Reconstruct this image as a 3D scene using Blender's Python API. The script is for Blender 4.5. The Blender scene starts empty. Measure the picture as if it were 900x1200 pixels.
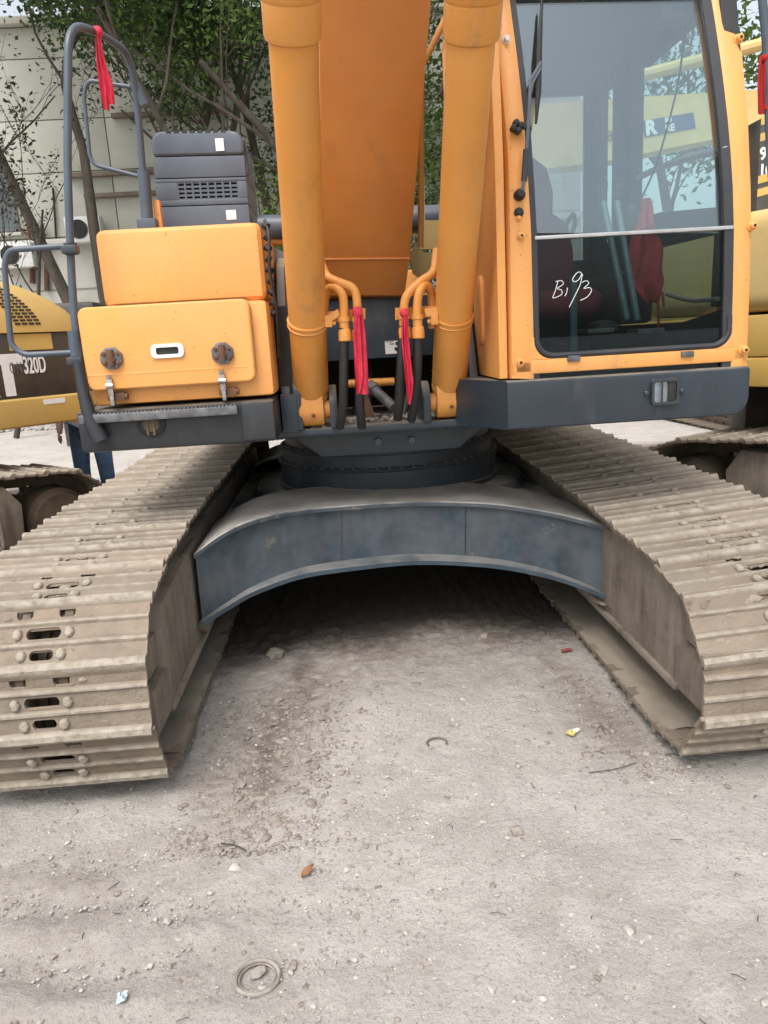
import bpy, bmesh, math, random
from mathutils import Vector, Matrix, noise
random.seed(7)
scene = bpy.context.scene
PI = math.pi

# ------------------------------------------------------------------ camera
CAM = Vector((-.224, -4.75, 1.548))
YAW, PITCH, ROLL, FPX = .048, .229, -.060, 867.0
R3 = Matrix.Rotation(-YAW, 3, 'Z') @ Matrix.Rotation(PI/2 - PITCH, 3, 'X') @ Matrix.Rotation(ROLL, 3, 'Z')
cd = bpy.data.cameras.new('camera'); cam = bpy.data.objects.new('camera', cd)
scene.collection.objects.link(cam)
cam.matrix_world = Matrix.Translation(CAM) @ R3.to_4x4()
cd.sensor_fit = 'VERTICAL'; cd.sensor_height = 36.0; cd.lens = FPX/1200*36
cd.clip_start = .05; cd.clip_end = 500
scene.camera = cam

# ------------------------------------------------------------------ light
SUN_EL, SUN_AZ = math.radians(58), math.radians(205)     # azimuth clockwise from +Y
w = bpy.data.worlds.new('World'); scene.world = w; w.use_nodes = True
nt = w.node_tree; nt.nodes.clear()
sky = nt.nodes.new('ShaderNodeTexSky'); sky.sky_type = 'NISHITA'; sky.sun_disc = False
sky.sun_elevation = SUN_EL; sky.sun_rotation = SUN_AZ; sky.dust_density = 4.0; sky.air_density = 1.4; sky.ozone_density = 1.0
hs = nt.nodes.new('ShaderNodeHueSaturation'); hs.inputs['Saturation'].default_value = .36
bg = nt.nodes.new('ShaderNodeBackground'); bg.inputs['Strength'].default_value = .15
wo = nt.nodes.new('ShaderNodeOutputWorld')
nt.links.new(sky.outputs[0], hs.inputs['Color']); nt.links.new(hs.outputs[0], bg.inputs[0]); nt.links.new(bg.outputs[0], wo.inputs[0])
ld = bpy.data.lights.new('sun', 'SUN'); ld.energy = 1.4; ld.angle = math.radians(35); ld.color = (1, .965, .92)
sun = bpy.data.objects.new('sun', ld); scene.collection.objects.link(sun)
sd = Vector((math.sin(SUN_AZ)*math.cos(SUN_EL), math.cos(SUN_AZ)*math.cos(SUN_EL), math.sin(SUN_EL)))
sun.rotation_euler = sd.to_track_quat('Z', 'Y').to_euler()
scene.view_settings.view_transform = 'Standard'; scene.view_settings.look = 'None'
scene.view_settings.exposure = .72; scene.view_settings.gamma = 1
scene.cycles.max_bounces = 8; scene.cycles.transparent_max_bounces = 16

# ------------------------------------------------------------------ helpers
def at(px, py, ax, val):
    "where the measured sight line meets the plane on which the thing stands"
    d = R3 @ Vector(((px-450)/FPX, (600-py)/FPX, -1))
    return CAM + d*((val-CAM[ax])/d[ax])

def V(*a): return Vector(a)

def fillet(pts, r, n=6):
    P = [Vector(p) for p in pts]; out = [P[0]]
    for i in range(1, len(P)-1):
        a, b = P[i-1]-P[i], P[i+1]-P[i]; q = min(r, a.length*.48, b.length*.48)
        A, B = P[i]+a.normalized()*q, P[i]+b.normalized()*q
        for k in range(n+1):
            t = k/n; out.append(A*(1-t)**2 + P[i]*2*t*(1-t) + B*t*t)
    out.append(P[-1]); return out

def rrect(x0, y0, x1, y1, r, n=4):
    out = []
    for cx, cy, a in ((x1-r, y1-r, 0), (x0+r, y1-r, 90), (x0+r, y0+r, 180), (x1-r, y0+r, 270)):
        for k in range(n+1):
            t = math.radians(a+90*k/n); out.append((cx+r*math.cos(t), cy+r*math.sin(t)))
    return out

class MB:
    def __init__(s): s.bm = bmesh.new()
    def merge(s, tb, M=None):
        if M is not None: tb.transform(M)
        me = bpy.data.meshes.new('t'); tb.to_mesh(me); tb.free(); s.bm.from_mesh(me); bpy.data.meshes.remove(me); return s
    def box(s, lo, hi, bev=0, M=None, seg=2):
        tb = bmesh.new(); bmesh.ops.create_cube(tb, size=1)
        c = [(lo[i]+hi[i])/2 for i in range(3)]; d = [abs(hi[i]-lo[i]) for i in range(3)]
        for v in tb.verts: v.co = Vector((c[i]+v.co[i]*d[i] for i in range(3)))
        if bev: bmesh.ops.bevel(tb, geom=tb.edges[:], offset=min(bev, min(d)*.45), segments=seg, affect='EDGES', profile=.6)
        return s.merge(tb, M)
    def prism(s, poly, ax, a, b, bev=0, M=None, seg=2):
        tb = bmesh.new()
        def co(p, h): return {'x': (h, p[0], p[1]), 'y': (p[0], h, p[1]), 'z': (p[0], p[1], h)}[ax]
        A = [tb.verts.new(co(p, a)) for p in poly]; B = [tb.verts.new(co(p, b)) for p in poly]
        n = len(poly); tb.faces.new(A); tb.faces.new(B[::-1])
        for i in range(n): tb.faces.new((A[i], B[i], B[(i+1) % n], A[(i+1) % n]))
        bmesh.ops.recalc_face_normals(tb, faces=tb.faces[:])
        if bev:
            ed = [e for e in tb.edges if len(e.link_faces) == 2 and e.calc_face_angle(0) > .5]
            bmesh.ops.bevel(tb, geom=ed, offset=bev, segments=seg, affect='EDGES', profile=.6)
        big = [f for f in tb.faces if len(f.verts) > 4]
        if big: bmesh.ops.triangulate(tb, faces=big)
        return s.merge(tb, M)
    def loft(s, rings, caps=True, closed=False):
        bm = s.bm; VR = [[bm.verts.new(p) for p in r] for r in rings]; n = len(VR[0])
        m = len(VR); fs = []
        for i in range(m if closed else m-1):
            for j in range(n):
                a, b = VR[i], VR[(i+1) % m]
                fs.append(bm.faces.new((a[j], a[(j+1) % n], b[(j+1) % n], b[j])))
        if caps and not closed: fs += [bm.faces.new(VR[0][::-1]), bm.faces.new(VR[-1])]
        bmesh.ops.recalc_face_normals(bm, faces=fs); return s
    def tube(s, pts, r, n=10, radii=None, closed=False, flat=1):
        P = [Vector(p) for p in pts]; rings = []; m = len(P); up = None
        for i in range(m):
            if closed: t = P[(i+1) % m]-P[i-1]
            else: t = P[min(i+1, m-1)]-P[max(i-1, 0)]
            if t.length < 1e-9: t = V(0, 0, 1)
            t.normalize()
            if up is None: up = V(0, 0, 1) if abs(t.z) < .9 else V(0, 1, 0)
            up = (up-t*up.dot(t)).normalized(); b = t.cross(up)
            rr = radii[i] if radii else r
            rings.append([P[i]+(up*math.cos(2*PI*k/n)+b*math.sin(2*PI*k/n)*flat)*rr for k in range(n)])
        return s.loft(rings, closed=closed)
    def lathe(s, prof, M=None, n=24):
        "prof: (radius, height) pairs turned about the local z axis"
        M = M or Matrix.Identity(4)
        rings = [[M @ V(r*math.cos(2*PI*k/n), r*math.sin(2*PI*k/n), h) for k in range(n)] for r, h in prof]
        return s.loft(rings)
    def cyl(s, a, b, r, n=20, r2=None):
        a, b = Vector(a), Vector(b); return s.tube([a, b], r, n, radii=[r, r if r2 is None else r2])
    def plate(s, pts, th):
        "a slab of the given outline (3D points), th thick along its normal"
        P = [Vector(p) for p in pts]; nrm = V(0, 0, 0)
        for i in range(len(P)): nrm += P[i].cross(P[(i+1) % len(P)])
        nrm.normalize(); bm = s.bm
        A = [bm.verts.new(p) for p in P]; B = [bm.verts.new(p-nrm*th) for p in P]; n = len(P)
        fs = [bm.faces.new(A), bm.faces.new(B[::-1])]+[bm.faces.new((A[i], B[i], B[(i+1) % n], A[(i+1) % n])) for i in range(n)]
        bmesh.ops.recalc_face_normals(bm, faces=fs); bmesh.ops.triangulate(bm, faces=[f for f in fs if len(f.verts) > 4]); return s
    def mesh(s, name, m, smooth=35):
        me = bpy.data.meshes.new(name); s.bm.to_mesh(me); s.bm.free()
        if m: me.materials.append(m)
        if smooth:
            me.polygons.foreach_set('use_smooth', [True]*len(me.polygons)); me.set_sharp_from_angle(angle=math.radians(smooth))
        return me
    def build(s, name, m, parent=None, smooth=35, loc=None):
        o = bpy.data.objects.new(name, s.mesh(name, m, smooth)); scene.collection.objects.link(o)
        if parent: o.parent = parent
        if loc is not None: o.location = loc
        return o

def rawmesh(name, verts, faces, m, parent=None, smooth=False):
    me = bpy.data.meshes.new(name); me.from_pydata(verts, [], faces); me.update()
    if smooth: me.polygons.foreach_set('use_smooth', [True]*len(me.polygons))
    if isinstance(m, (list, tuple)):
        for q in m: me.materials.append(q)
    else: me.materials.append(m)
    o = bpy.data.objects.new(name, me); scene.collection.objects.link(o)
    if parent: o.parent = parent
    return o

def inst(src, parent, M, name=None):
    o = src.copy(); scene.collection.objects.link(o); o.parent = parent; o.matrix_local = M; return o

def tag(o, label=None, cat=None, group=None, kind=None):
    if label: o['label'] = label
    if cat: o['category'] = cat
    if group: o['group'] = group
    if kind: o['kind'] = kind
    return o
def thing(name, label, cat, loc=(0, 0, 0), rotz=0, group=None):
    o = bpy.data.objects.new(name, None); scene.collection.objects.link(o); o.empty_display_size = .2
    o.location = loc; o.rotation_euler = (0, 0, rotz); return tag(o, label, cat, group)

# ------------------------------------------------------------------ materials
def mat(name, c, c2=None, sc=5, rough=.5, metal=0, bump=0, bsc=60, dust=0, dustc=(.36, .31, .235), up=.8, spots=0, spotc=(.05, .035, .02), spsc=24, spec=.5, stretch=None, coat=0, grime=0, grimec=(.2, .15, .1), gsc=6, vary=0):
    m = bpy.data.materials.new(name); m.use_nodes = True; N = m.node_tree.nodes; L = m.node_tree.links
    b = N['Principled BSDF']; tc = N.new('ShaderNodeTexCoord'); oi = N.new('ShaderNodeObjectInfo')
    mul = N.new('ShaderNodeMath'); mul.operation = 'MULTIPLY'; mul.inputs[1].default_value = 37; L.new(oi.outputs['Random'], mul.inputs[0])
    src = tc.outputs['Object']
    if stretch:
        mp = N.new('ShaderNodeMapping'); mp.inputs['Scale'].default_value = stretch; L.new(src, mp.inputs[0]); ssrc = mp.outputs[0]
    else: ssrc = src
    def nz(scale, det=6, ro=.6, vec=None):
        n = N.new('ShaderNodeTexNoise'); n.noise_dimensions = '4D'; n.inputs['Scale'].default_value = scale
        n.inputs['Detail'].default_value = det; n.inputs['Roughness'].default_value = ro
        L.new(vec or src, n.inputs['Vector']); L.new(mul.outputs[0], n.inputs['W']); return n.outputs['Fac']
    def ramp(f, a, b_):
        r = N.new('ShaderNodeMapRange'); r.inputs[1].default_value = a; r.inputs[2].default_value = b_; r.interpolation_type = 'SMOOTHSTEP'
        L.new(f, r.inputs[0]); return r.outputs[0]
    def mix(f, A, B):
        x = N.new('ShaderNodeMix'); x.data_type = 'RGBA'
        for s_, v in ((0, f), (6, A), (7, B)):
            if hasattr(v, 'is_output'): L.new(v, x.inputs[s_])
            elif s_ == 0: x.inputs[0].default_value = v
            else: x.inputs[s_].default_value = (*v, 1)
        return x.outputs[2]
    col = mix(ramp(nz(sc, vec=ssrc), .32, .68), c, c2 or tuple(q*.82 for q in c))
    b.inputs['Roughness'].default_value = rough; b.inputs['Metallic'].default_value = metal
    b.inputs['Specular IOR Level'].default_value = spec
    if coat: b.inputs['Coat Weight'].default_value = coat; b.inputs['Coat Roughness'].default_value = .15
    if spots: col = mix(ramp(nz(spsc, 4, .7), .5+.22*(1-spots), .56+.22*(1-spots)), col, spotc)
    if grime:
        gm = N.new('ShaderNodeMapping'); gm.inputs['Scale'].default_value = (1, 1, .22); L.new(src, gm.inputs[0])
        a_ = N.new('ShaderNodeMath'); a_.operation = 'MULTIPLY'; L.new(ramp(nz(gsc, 9, .72, vec=gm.outputs[0]), .50, .70), a_.inputs[0]); L.new(ramp(nz(1.7, 3, .5), .35, .65), a_.inputs[1])
        a3 = N.new('ShaderNodeMath'); a3.operation = 'MULTIPLY'; L.new(a_.outputs[0], a3.inputs[0]); a3.inputs[1].default_value = grime; col = mix(a3.outputs[0], col, grimec)
    if vary:
        hv = N.new('ShaderNodeHueSaturation'); vr = N.new('ShaderNodeMapRange'); vr.inputs[3].default_value = 1-vary; vr.inputs[4].default_value = 1+vary; L.new(oi.outputs['Random'], vr.inputs[0]); L.new(vr.outputs[0], hv.inputs['Value']); L.new(col, hv.inputs['Color']); col = hv.outputs[0]
    if dust:
        g = N.new('ShaderNodeNewGeometry'); sx = N.new('ShaderNodeSeparateXYZ'); L.new(g.outputs['Normal'], sx.inputs[0])
        r1 = N.new('ShaderNodeMapRange'); r1.inputs[1].default_value = .25; r1.inputs[2].default_value = .95; r1.inputs[3].default_value = 1-up; r1.inputs[4].default_value = 1
        L.new(sx.outputs[2], r1.inputs[0])
        a = N.new('ShaderNodeMath'); a.operation = 'MULTIPLY'; L.new(r1.outputs[0], a.inputs[0]); L.new(ramp(nz(3.5, 8, .68), .3, .62), a.inputs[1])
        a2 = N.new('ShaderNodeMath'); a2.operation = 'MULTIPLY'; L.new(a.outputs[0], a2.inputs[0]); a2.inputs[1].default_value = dust
        col = mix(a2.outputs[0], col, dustc)
        rr = N.new('ShaderNodeMapRange'); rr.inputs[3].default_value = rough; rr.inputs[4].default_value = .95
        L.new(a2.outputs[0], rr.inputs[0]); L.new(rr.outputs[0], b.inputs['Roughness'])
    L.new(col, b.inputs['Base Color'])
    if bump:
        bp = N.new('ShaderNodeBump'); bp.inputs['Strength'].default_value = bump; bp.inputs['Distance'].default_value = .01
        L.new(nz(bsc, 8, .65), bp.inputs['Height']); L.new(bp.outputs[0], b.inputs['Normal'])
    return m

M = {}
M['orange'] = mat('orange_paint', (.83, .375, .095), (.77, .33, .075), sc=2.2, rough=.38, dust=.30, up=.55, spots=.40, spotc=(.36, .17, .05), spsc=55, bump=.04, bsc=7, grime=.8, grimec=(.46, .26, .11), gsc=7)
M['boom'] = mat('boom_orange_paint', (.74, .315, .055), (.65, .26, .04), sc=1.6, rough=.46, dust=.18, up=.4, bump=.03, bsc=12, grime=.55, grimec=(.34, .17, .06), gsc=9, spots=.22, spotc=(.28, .13, .04), spsc=60)
M['boom_shaded'] = mat('boom_red_orange_shaded', (.66, .25, .045), (.56, .19, .032), sc=1.3, rough=.5, dust=.12, up=.4, bump=.03, bsc=12, grime=.5, grimec=(.30, .12, .035), gsc=5)  # redder boom paint, with the shade of the underside darkened into it
M['slate'] = mat('slate_paint', (.027, .040, .056), (.018, .028, .041), sc=3, rough=.40, grime=.7, grimec=(.085, .085, .08), gsc=8, dust=.6, up=.96, bump=.03, bsc=14, spots=.12, spotc=(.16, .13, .10))
M['step'] = mat('worn_dark_paint', (.014, .017, .022), (.022, .026, .032), sc=4, rough=.45, grime=.6, grimec=(.06, .055, .05), gsc=9, dust=.5, up=.95)
M['slate_light'] = mat('slate_rail_paint', (.072, .096, .130), (.054, .073, .10), sc=8, rough=.36, dust=.15, up=.9, spots=.1, spotc=(.12, .08, .05))
M['arch'] = mat('under_paint', (.032, .060, .088), (.017, .032, .050), sc=5, rough=.5, dust=1.0, dustc=(.56, .52, .465), up=.88, bump=.06, bsc=22, spots=.50, spotc=(.115, .115, .10), spsc=5, stretch=(2, 2, .5))
M['arch_edge'] = mat('under_paint_edge', (.055, .085, .115), (.03, .05, .07), sc=6, rough=.55, dust=.55, dustc=(.40, .375, .335), up=.95, bump=.06, bsc=22, spots=.45, spotc=(.16, .15, .13), spsc=6)
M['arch_dusty'] = mat('dusty_plate', (.54, .505, .46), (.36, .34, .315), sc=5, rough=.95, bump=.12, bsc=40, spots=.3, spotc=(.05, .075, .105), spsc=9, spec=.15)
M['plastic'] = mat('dark_plastic', (.088, .115, .155), (.072, .095, .130), sc=9, rough=.5, dust=.2, up=.8)
M['black'] = mat('black_rubber', (.012, .012, .013), (.02, .019, .018), sc=18, rough=.6, dust=.10, bump=.05)
M['trim'] = mat('window_rubber', (.022, .025, .032), (.03, .033, .04), sc=12, rough=.5, dust=.12)
M['inside'] = mat('cab_lining', (.035, .036, .040), (.028, .029, .032), sc=6, rough=.8, bump=.03)
M['maroon'] = mat('maroon_seat', (.22, .022, .05), (.15, .016, .036), sc=9, rough=.9, bump=.1, bsc=120)
M['red'] = mat('red_cloth', (.62, .032, .072), (.52, .02, .052), sc=30, rough=.75, bump=.1, bsc=160)
M['darkred'] = mat('dark_red_cloth', (.36, .012, .014), (.25, .008, .012), sc=12, rough=.85, bump=.1, bsc=120)
M['track'] = mat('muddy_steel', (.245, .196, .148), (.135, .103, .077), sc=7, rough=.95, bump=.8, bsc=70, vary=.18, grime=.75, grimec=(.085, .06, .043), gsc=12, dust=.40, dustc=(.42, .37, .305), up=.45, spots=.45, spotc=(.17, .125, .09), spsc=26, spec=.15)
def worn_tips(m):
    N = m.node_tree.nodes; L = m.node_tree.links; b = N['Principled BSDF']; old = b.inputs['Base Color'].links[0].from_socket
    tc = N.new('ShaderNodeTexCoord'); sx = N.new('ShaderNodeSeparateXYZ'); L.new(tc.outputs['Object'], sx.inputs[0])
    n = N.new('ShaderNodeTexNoise'); n.inputs['Scale'].default_value = 30; n.inputs['Detail'].default_value = 6; L.new(tc.outputs['Object'], n.inputs['Vector'])
    a = N.new('ShaderNodeMapRange'); a.inputs[1].default_value = .013; a.inputs[2].default_value = .027; L.new(sx.outputs[2], a.inputs[0])
    c = N.new('ShaderNodeMapRange'); c.inputs[1].default_value = .35; c.inputs[2].default_value = .6; c.inputs[3].default_value = .25; c.inputs[4].default_value = .95; L.new(n.outputs['Fac'], c.inputs[0])
    p = N.new('ShaderNodeMath'); p.operation = 'MULTIPLY'; L.new(a.outputs[0], p.inputs[0]); L.new(c.outputs[0], p.inputs[1])
    x = N.new('ShaderNodeMix'); x.data_type = 'RGBA'; L.new(p.outputs[0], x.inputs[0]); L.new(old, x.inputs[6]); x.inputs[7].default_value = (.40, .358, .30, 1); L.new(x.outputs[2], b.inputs['Base Color'])
worn_tips(M['track'])
M['mud'] = mat('dried_mud', (.31, .262, .208), (.19, .153, .118), sc=9, rough=1, bump=.4, bsc=90, spec=.1)
M['mud_flat'] = mat('packed_mud', (.34, .295, .24), (.25, .212, .17), sc=4, rough=1, bump=.25, bsc=50, spec=.1, stretch=(2.5, .6, 1))
M['chain'] = mat('dirty_link_steel', (.14, .105, .075), (.09, .07, .05), sc=9, rough=.9, bump=.3, dust=.4, spec=.2)
M['frame'] = mat('muddy_frame', (.21, .178, .146), (.115, .095, .078), sc=5, rough=.92, bump=.25, bsc=28, dust=.6, dustc=(.36, .31, .25), up=.25, spots=.42, spotc=(.11, .065, .045), spsc=6, spec=.2, stretch=(1, 3.5, .5))
M['rust_mud'] = mat('rusty_muddy_steel', (.15, .11, .085), (.19, .158, .128), sc=8, rough=.95, bump=.3, dust=.3, up=.5, spec=.2)
M['chrome'] = mat('worn_chrome', (.55, .55, .55), (.3, .29, .28), sc=22, rough=.28, metal=1)
M['rust'] = mat('rusty_steel', (.17, .075, .035), (.09, .05, .035), sc=22, rough=.85, bump=.2)
M['grey_steel'] = mat('grey_steel', (.20, .205, .21), (.10, .10, .105), sc=25, rough=.5, metal=.5, spots=.2, spotc=(.15, .07, .03))
M['white'] = mat('white_paint', (.78, .78, .76), (.70, .70, .68), sc=12, rough=.5)
M['black_ink'] = mat('black_ink', (.02, .02, .02), rough=.6)
M['teal'] = mat('pale_teal_steel', (.09, .155, .175), (.07, .12, .14), sc=12, rough=.4)
M['yellow'] = mat('yellow_paint', (.62, .40, .10), (.54, .345, .085), sc=2.5, rough=.45, dust=.35, up=.5, spots=.1, spotc=(.2, .13, .05))
M['tan'] = mat('faded_yellow_paint', (.68, .50, .20), (.60, .42, .15), sc=2.0, rough=.5, dust=.3, up=.4)
M['panel_black'] = mat('black_panel', (.022, .022, .024), (.04, .037, .032), sc=3, rough=.3, dust=.15, up=.2)
M['alu'] = mat('aluminium', (.55, .55, .55), (.45, .45, .45), sc=18, rough=.35, metal=.6)
M['wall'] = mat('wall_render', (.53, .535, .47), (.44, .445, .39), sc=.35, rough=.9, bump=.04, bsc=30, spots=.2, spotc=(.34, .34, .29), spsc=1.2)
M['wall_low'] = mat('wall_base', (.60, .585, .53), (.46, .44, .39), sc=.8, rough=.9, spots=.3, spotc=(.33, .27, .20), spsc=1.6)
M['joint'] = mat('wall_joint', (.30, .30, .27), rough=.9)
M['jeans'] = mat('blue_denim', (.12, .215, .36), (.07, .135, .24), sc=16, rough=.9, bump=.15, bsc=90)
M['shirt'] = mat('dark_blue_shirt', (.035, .05, .085), (.025, .037, .065), sc=14, rough=.9)
M['skin'] = mat('skin', (.70, .47, .36), (.62, .40, .30), sc=12, rough=.55)
M['hair'] = mat('black_hair', (.012, .010, .009), rough=.6)
M['bark'] = mat('bark', (.115, .095, .075), (.06, .05, .04), sc=9, rough=.95, bump=.5, bsc=24, stretch=(1, 1, .25))
M['twig'] = mat('dark_bark', (.075, .065, .055), (.045, .04, .034), sc=9, rough=.95)
def leafmat(name, c, c2, sc=2.2):
    m = mat(name, c, c2, sc=sc, rough=.55, spec=.35, spots=.28, spotc=tuple(q*1.9 for q in c), spsc=14)
    N = m.node_tree.nodes; L = m.node_tree.links; b = N['Principled BSDF']; o = N['Material Output']; t = N.new('ShaderNodeBsdfTranslucent'); x = N.new('ShaderNodeMixShader'); x.inputs[0].default_value = .35
    L.new(b.inputs['Base Color'].links[0].from_socket, t.inputs[0]); L.new(b.outputs[0], x.inputs[1]); L.new(t.outputs[0], x.inputs[2]); L.new(x.outputs[0], o.inputs[0])
    return m
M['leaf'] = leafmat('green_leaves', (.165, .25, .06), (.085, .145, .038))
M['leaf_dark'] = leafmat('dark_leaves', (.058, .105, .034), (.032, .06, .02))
M['leaf_dry'] = leafmat('withered_leaves', (.06, .058, .04), (.035, .034, .026))
M['pane'] = mat('window_glass', (.06, .075, .08), (.10, .12, .13), sc=1.2, rough=.08, spec=.8)
M['stone'] = mat('pale_stone', (.50, .47, .435), (.27, .25, .225), sc=38, rough=.95, bump=.2, spec=.2)
M['clod'] = mat('brown_soil', (.34, .30, .262), (.19, .163, .14), sc=25, rough=1, bump=.3, spec=.1)

def glassmat(name, refl, tint, film, trans=False):
    m = bpy.data.materials.new(name); m.use_nodes = True; N = m.node_tree.nodes; L = m.node_tree.links; N.clear()
    o = N.new('ShaderNodeOutputMaterial'); t = N.new('ShaderNodeBsdfTransparent'); t.inputs[0].default_value = (*tint, 1)
    g = N.new('ShaderNodeBsdfGlossy'); g.inputs['Roughness'].default_value = .015; g.inputs['Color'].default_value = (.80, .92, 1, 1)
    d = N.new('ShaderNodeBsdfTranslucent' if trans else 'ShaderNodeBsdfDiffuse'); d.inputs[0].default_value = (.5, .5, .5, 1)
    ge = N.new('ShaderNodeNewGeometry'); dt = N.new('ShaderNodeVectorMath'); dt.operation = 'DOT_PRODUCT'
    L.new(ge.outputs['Normal'], dt.inputs[0]); L.new(ge.outputs['Incoming'], dt.inputs[1])
    def mth(op, a, b):
        q = N.new('ShaderNodeMath'); q.operation = op
        for i_, v in enumerate((a, b)):
            if v is None: continue
            if isinstance(v, (int, float)): q.inputs[i_].default_value = v
            else: L.new(v, q.inputs[i_])
        return q.outputs[0]
    ab = mth('ABSOLUTE', dt.outputs['Value'], None); po = mth('POWER', mth('SUBTRACT', 1.0, ab), 5.0); fr_ = mth('ADD', mth('MULTIPLY', po, .96), .04)
    k = N.new('ShaderNodeMath'); k.operation = 'MULTIPLY'; k.inputs[1].default_value = refl; L.new(fr_, k.inputs[0])
    k.use_clamp = True
    tc = N.new('ShaderNodeTexCoord'); n = N.new('ShaderNodeTexNoise'); n.inputs['Scale'].default_value = 3; n.inputs['Detail'].default_value = 8
    L.new(tc.outputs['Object'], n.inputs['Vector'])
    k2 = N.new('ShaderNodeMath'); k2.operation = 'MULTIPLY'; k2.inputs[1].default_value = film*2; L.new(n.outputs['Fac'], k2.inputs[0])
    a = N.new('ShaderNodeMixShader'); L.new(k2.outputs[0], a.inputs[0]); L.new(t.outputs[0], a.inputs[1]); L.new(d.outputs[0], a.inputs[2])
    b = N.new('ShaderNodeMixShader'); L.new(k.outputs[0], b.inputs[0]); L.new(a.outputs[0], b.inputs[1]); L.new(g.outputs[0], b.inputs[2])
    L.new(b.outputs[0], o.inputs[0]); return m
M['glass'] = glassmat('windscreen_glass', 2.7, (.90, .96, .96), .022)
M['glass_low'] = glassmat('lower_windscreen_glass', .5, (.60, .66, .66), .004)
M['glass_side'] = glassmat('side_glass', 1.0, (.78, .88, .87), .01)
M['glass_rear'] = glassmat('dusty_rear_glass', .8, (.75, .82, .85), .28, True)
M['lamp_glass'] = glassmat('lamp_lens', 2.0, (.9, .92, .95), .06)

# ------------------------------------------------------------------ ground
def ground():
    def axis(lo, hi, step, far):
        c = [lo]
        while c[-1] < hi: c.append(c[-1]+step)
        s = step
        while c[-1] < far: s *= 1.13; c.append(c[-1]+s)
        s = step; left = []
        x = lo
        while x > -far: s *= 1.13; x -= s; left.append(x)
        return left[::-1]+c
    xs = axis(-1.5, 1.6, .0145, 130); ys = axis(-3.7, -1.0, .0145, 130)
    nx, ny = len(xs), len(ys); vs = []; soil = []
    for y in ys:
        for x in xs:
            r = max(abs(x), abs(y)); z = 0; so = 0
            if r < 14:
                p = V(x, y, 0)
                z = .016*noise.noise(p*1.1)+.010*noise.noise(p*3.3+V(7, 3, 1))
                if r < 4.5:
                    z += .0055*noise.noise(p*11)+.0035*noise.noise(p*31)
                    e = noise.noise(p*2.1+V(3, 9, 4))*.16
                    cl = -.55+.12*(y+1.7)
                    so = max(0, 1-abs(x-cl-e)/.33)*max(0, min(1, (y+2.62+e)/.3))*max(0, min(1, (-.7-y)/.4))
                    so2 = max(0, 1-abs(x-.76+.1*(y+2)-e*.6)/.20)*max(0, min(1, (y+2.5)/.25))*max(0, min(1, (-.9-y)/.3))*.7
                    under_shade = max(0, min(1, (y+1.75+e*1.5)/.85))*1.35  # shade under the machine, painted into the ground by way of the soil mask
                    so = max(so, so2, under_shade)
                    bl = max(0, -x-.25+e*2)*max(0, min(1, (-2.4-y)/.3))*.5      # churned earth before the left track
                    so = max(so, min(.45, bl))
                    z += so*(.020*abs(noise.noise(p*13+V(1, 2, 3)))+.016*abs(noise.noise(p*29))-.006)
                    if x < -.2 and y < -2.55: z += .012*math.sin((y+.12*x)*30+noise.noise(p*4)*2.5)*min(1, -x-.2)*max(0, min(1, (-2.6-y)*3))
            z -= .012
            if abs(abs(x)-1.22) < .45 and -2.6 < y < 2.4: z = min(z, -.003)
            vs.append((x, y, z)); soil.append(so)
    fs = [(j*nx+i, j*nx+i+1, (j+1)*nx+i+1, (j+1)*nx+i) for j in range(ny-1) for i in range(nx-1)]
    m = bpy.data.materials.new('dirt_ground'); m.use_nodes = True; N = m.node_tree.nodes; L = m.node_tree.links; b = N['Principled BSDF']
    tc = N.new('ShaderNodeTexCoord')
    def nz(s, d=8, r=.62):
        n = N.new('ShaderNodeTexNoise'); n.inputs['Scale'].default_value = s; n.inputs['Detail'].default_value = d; n.inputs['Roughness'].default_value = r
        L.new(tc.outputs['Object'], n.inputs['Vector']); return n.outputs['Fac']
    def rp(f, a, c, lo=0, hi=1):
        r = N.new('ShaderNodeMapRange'); r.inputs[1].default_value = a; r.inputs[2].default_value = c; r.inputs[3].default_value = lo; r.inputs[4].default_value = hi
        r.interpolation_type = 'SMOOTHSTEP'; L.new(f, r.inputs[0]); return r.outputs[0]
    def mix(f, A, B):
        x = N.new('ShaderNodeMix'); x.data_type = 'RGBA'
        if isinstance(f, float): x.inputs[0].default_value = f
        else: L.new(f, x.inputs[0])
        for k, v in ((6, A), (7, B)):
            if isinstance(v, tuple): x.inputs[k].default_value = (*v, 1)
            else: L.new(v, x.inputs[k])
        return x.outputs[2]
    c = mix(rp(nz(1.3), .35, .65), (.525, .49, .455), (.425, .392, .36))
    c = mix(rp(nz(6), .45, .62), c, (.515, .487, .45))
    c = mix(rp(nz(60, 6, .75), .53, .66, 0, .75), c, (.31, .278, .245))
    c = mix(rp(nz(110, 4, .7), .58, .68, 0, .8), c, (.60, .58, .54))
    c = mix(rp(nz(24, 8, .7), .57, .68, 0, .55), c, (.27, .24, .21))
    c = mix(rp(nz(150, 3, .6), .61, .68, 0, .7), c, (.235, .21, .185))
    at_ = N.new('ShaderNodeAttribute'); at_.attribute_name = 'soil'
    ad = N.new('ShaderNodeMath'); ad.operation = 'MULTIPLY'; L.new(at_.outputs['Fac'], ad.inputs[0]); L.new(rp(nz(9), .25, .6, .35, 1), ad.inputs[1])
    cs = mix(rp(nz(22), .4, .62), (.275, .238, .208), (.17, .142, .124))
    ad.use_clamp = True; c = mix(ad.outputs[0], c, cs); c = mix(rp(at_.outputs['Fac'], .70, 1.5), c, (.095, .080, .068))  # last mix paints the shade under the machine into the ground colour
    L.new(c, b.inputs['Base Color']); b.inputs['Roughness'].default_value = .96; b.inputs['Specular IOR Level'].default_value = .15
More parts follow.
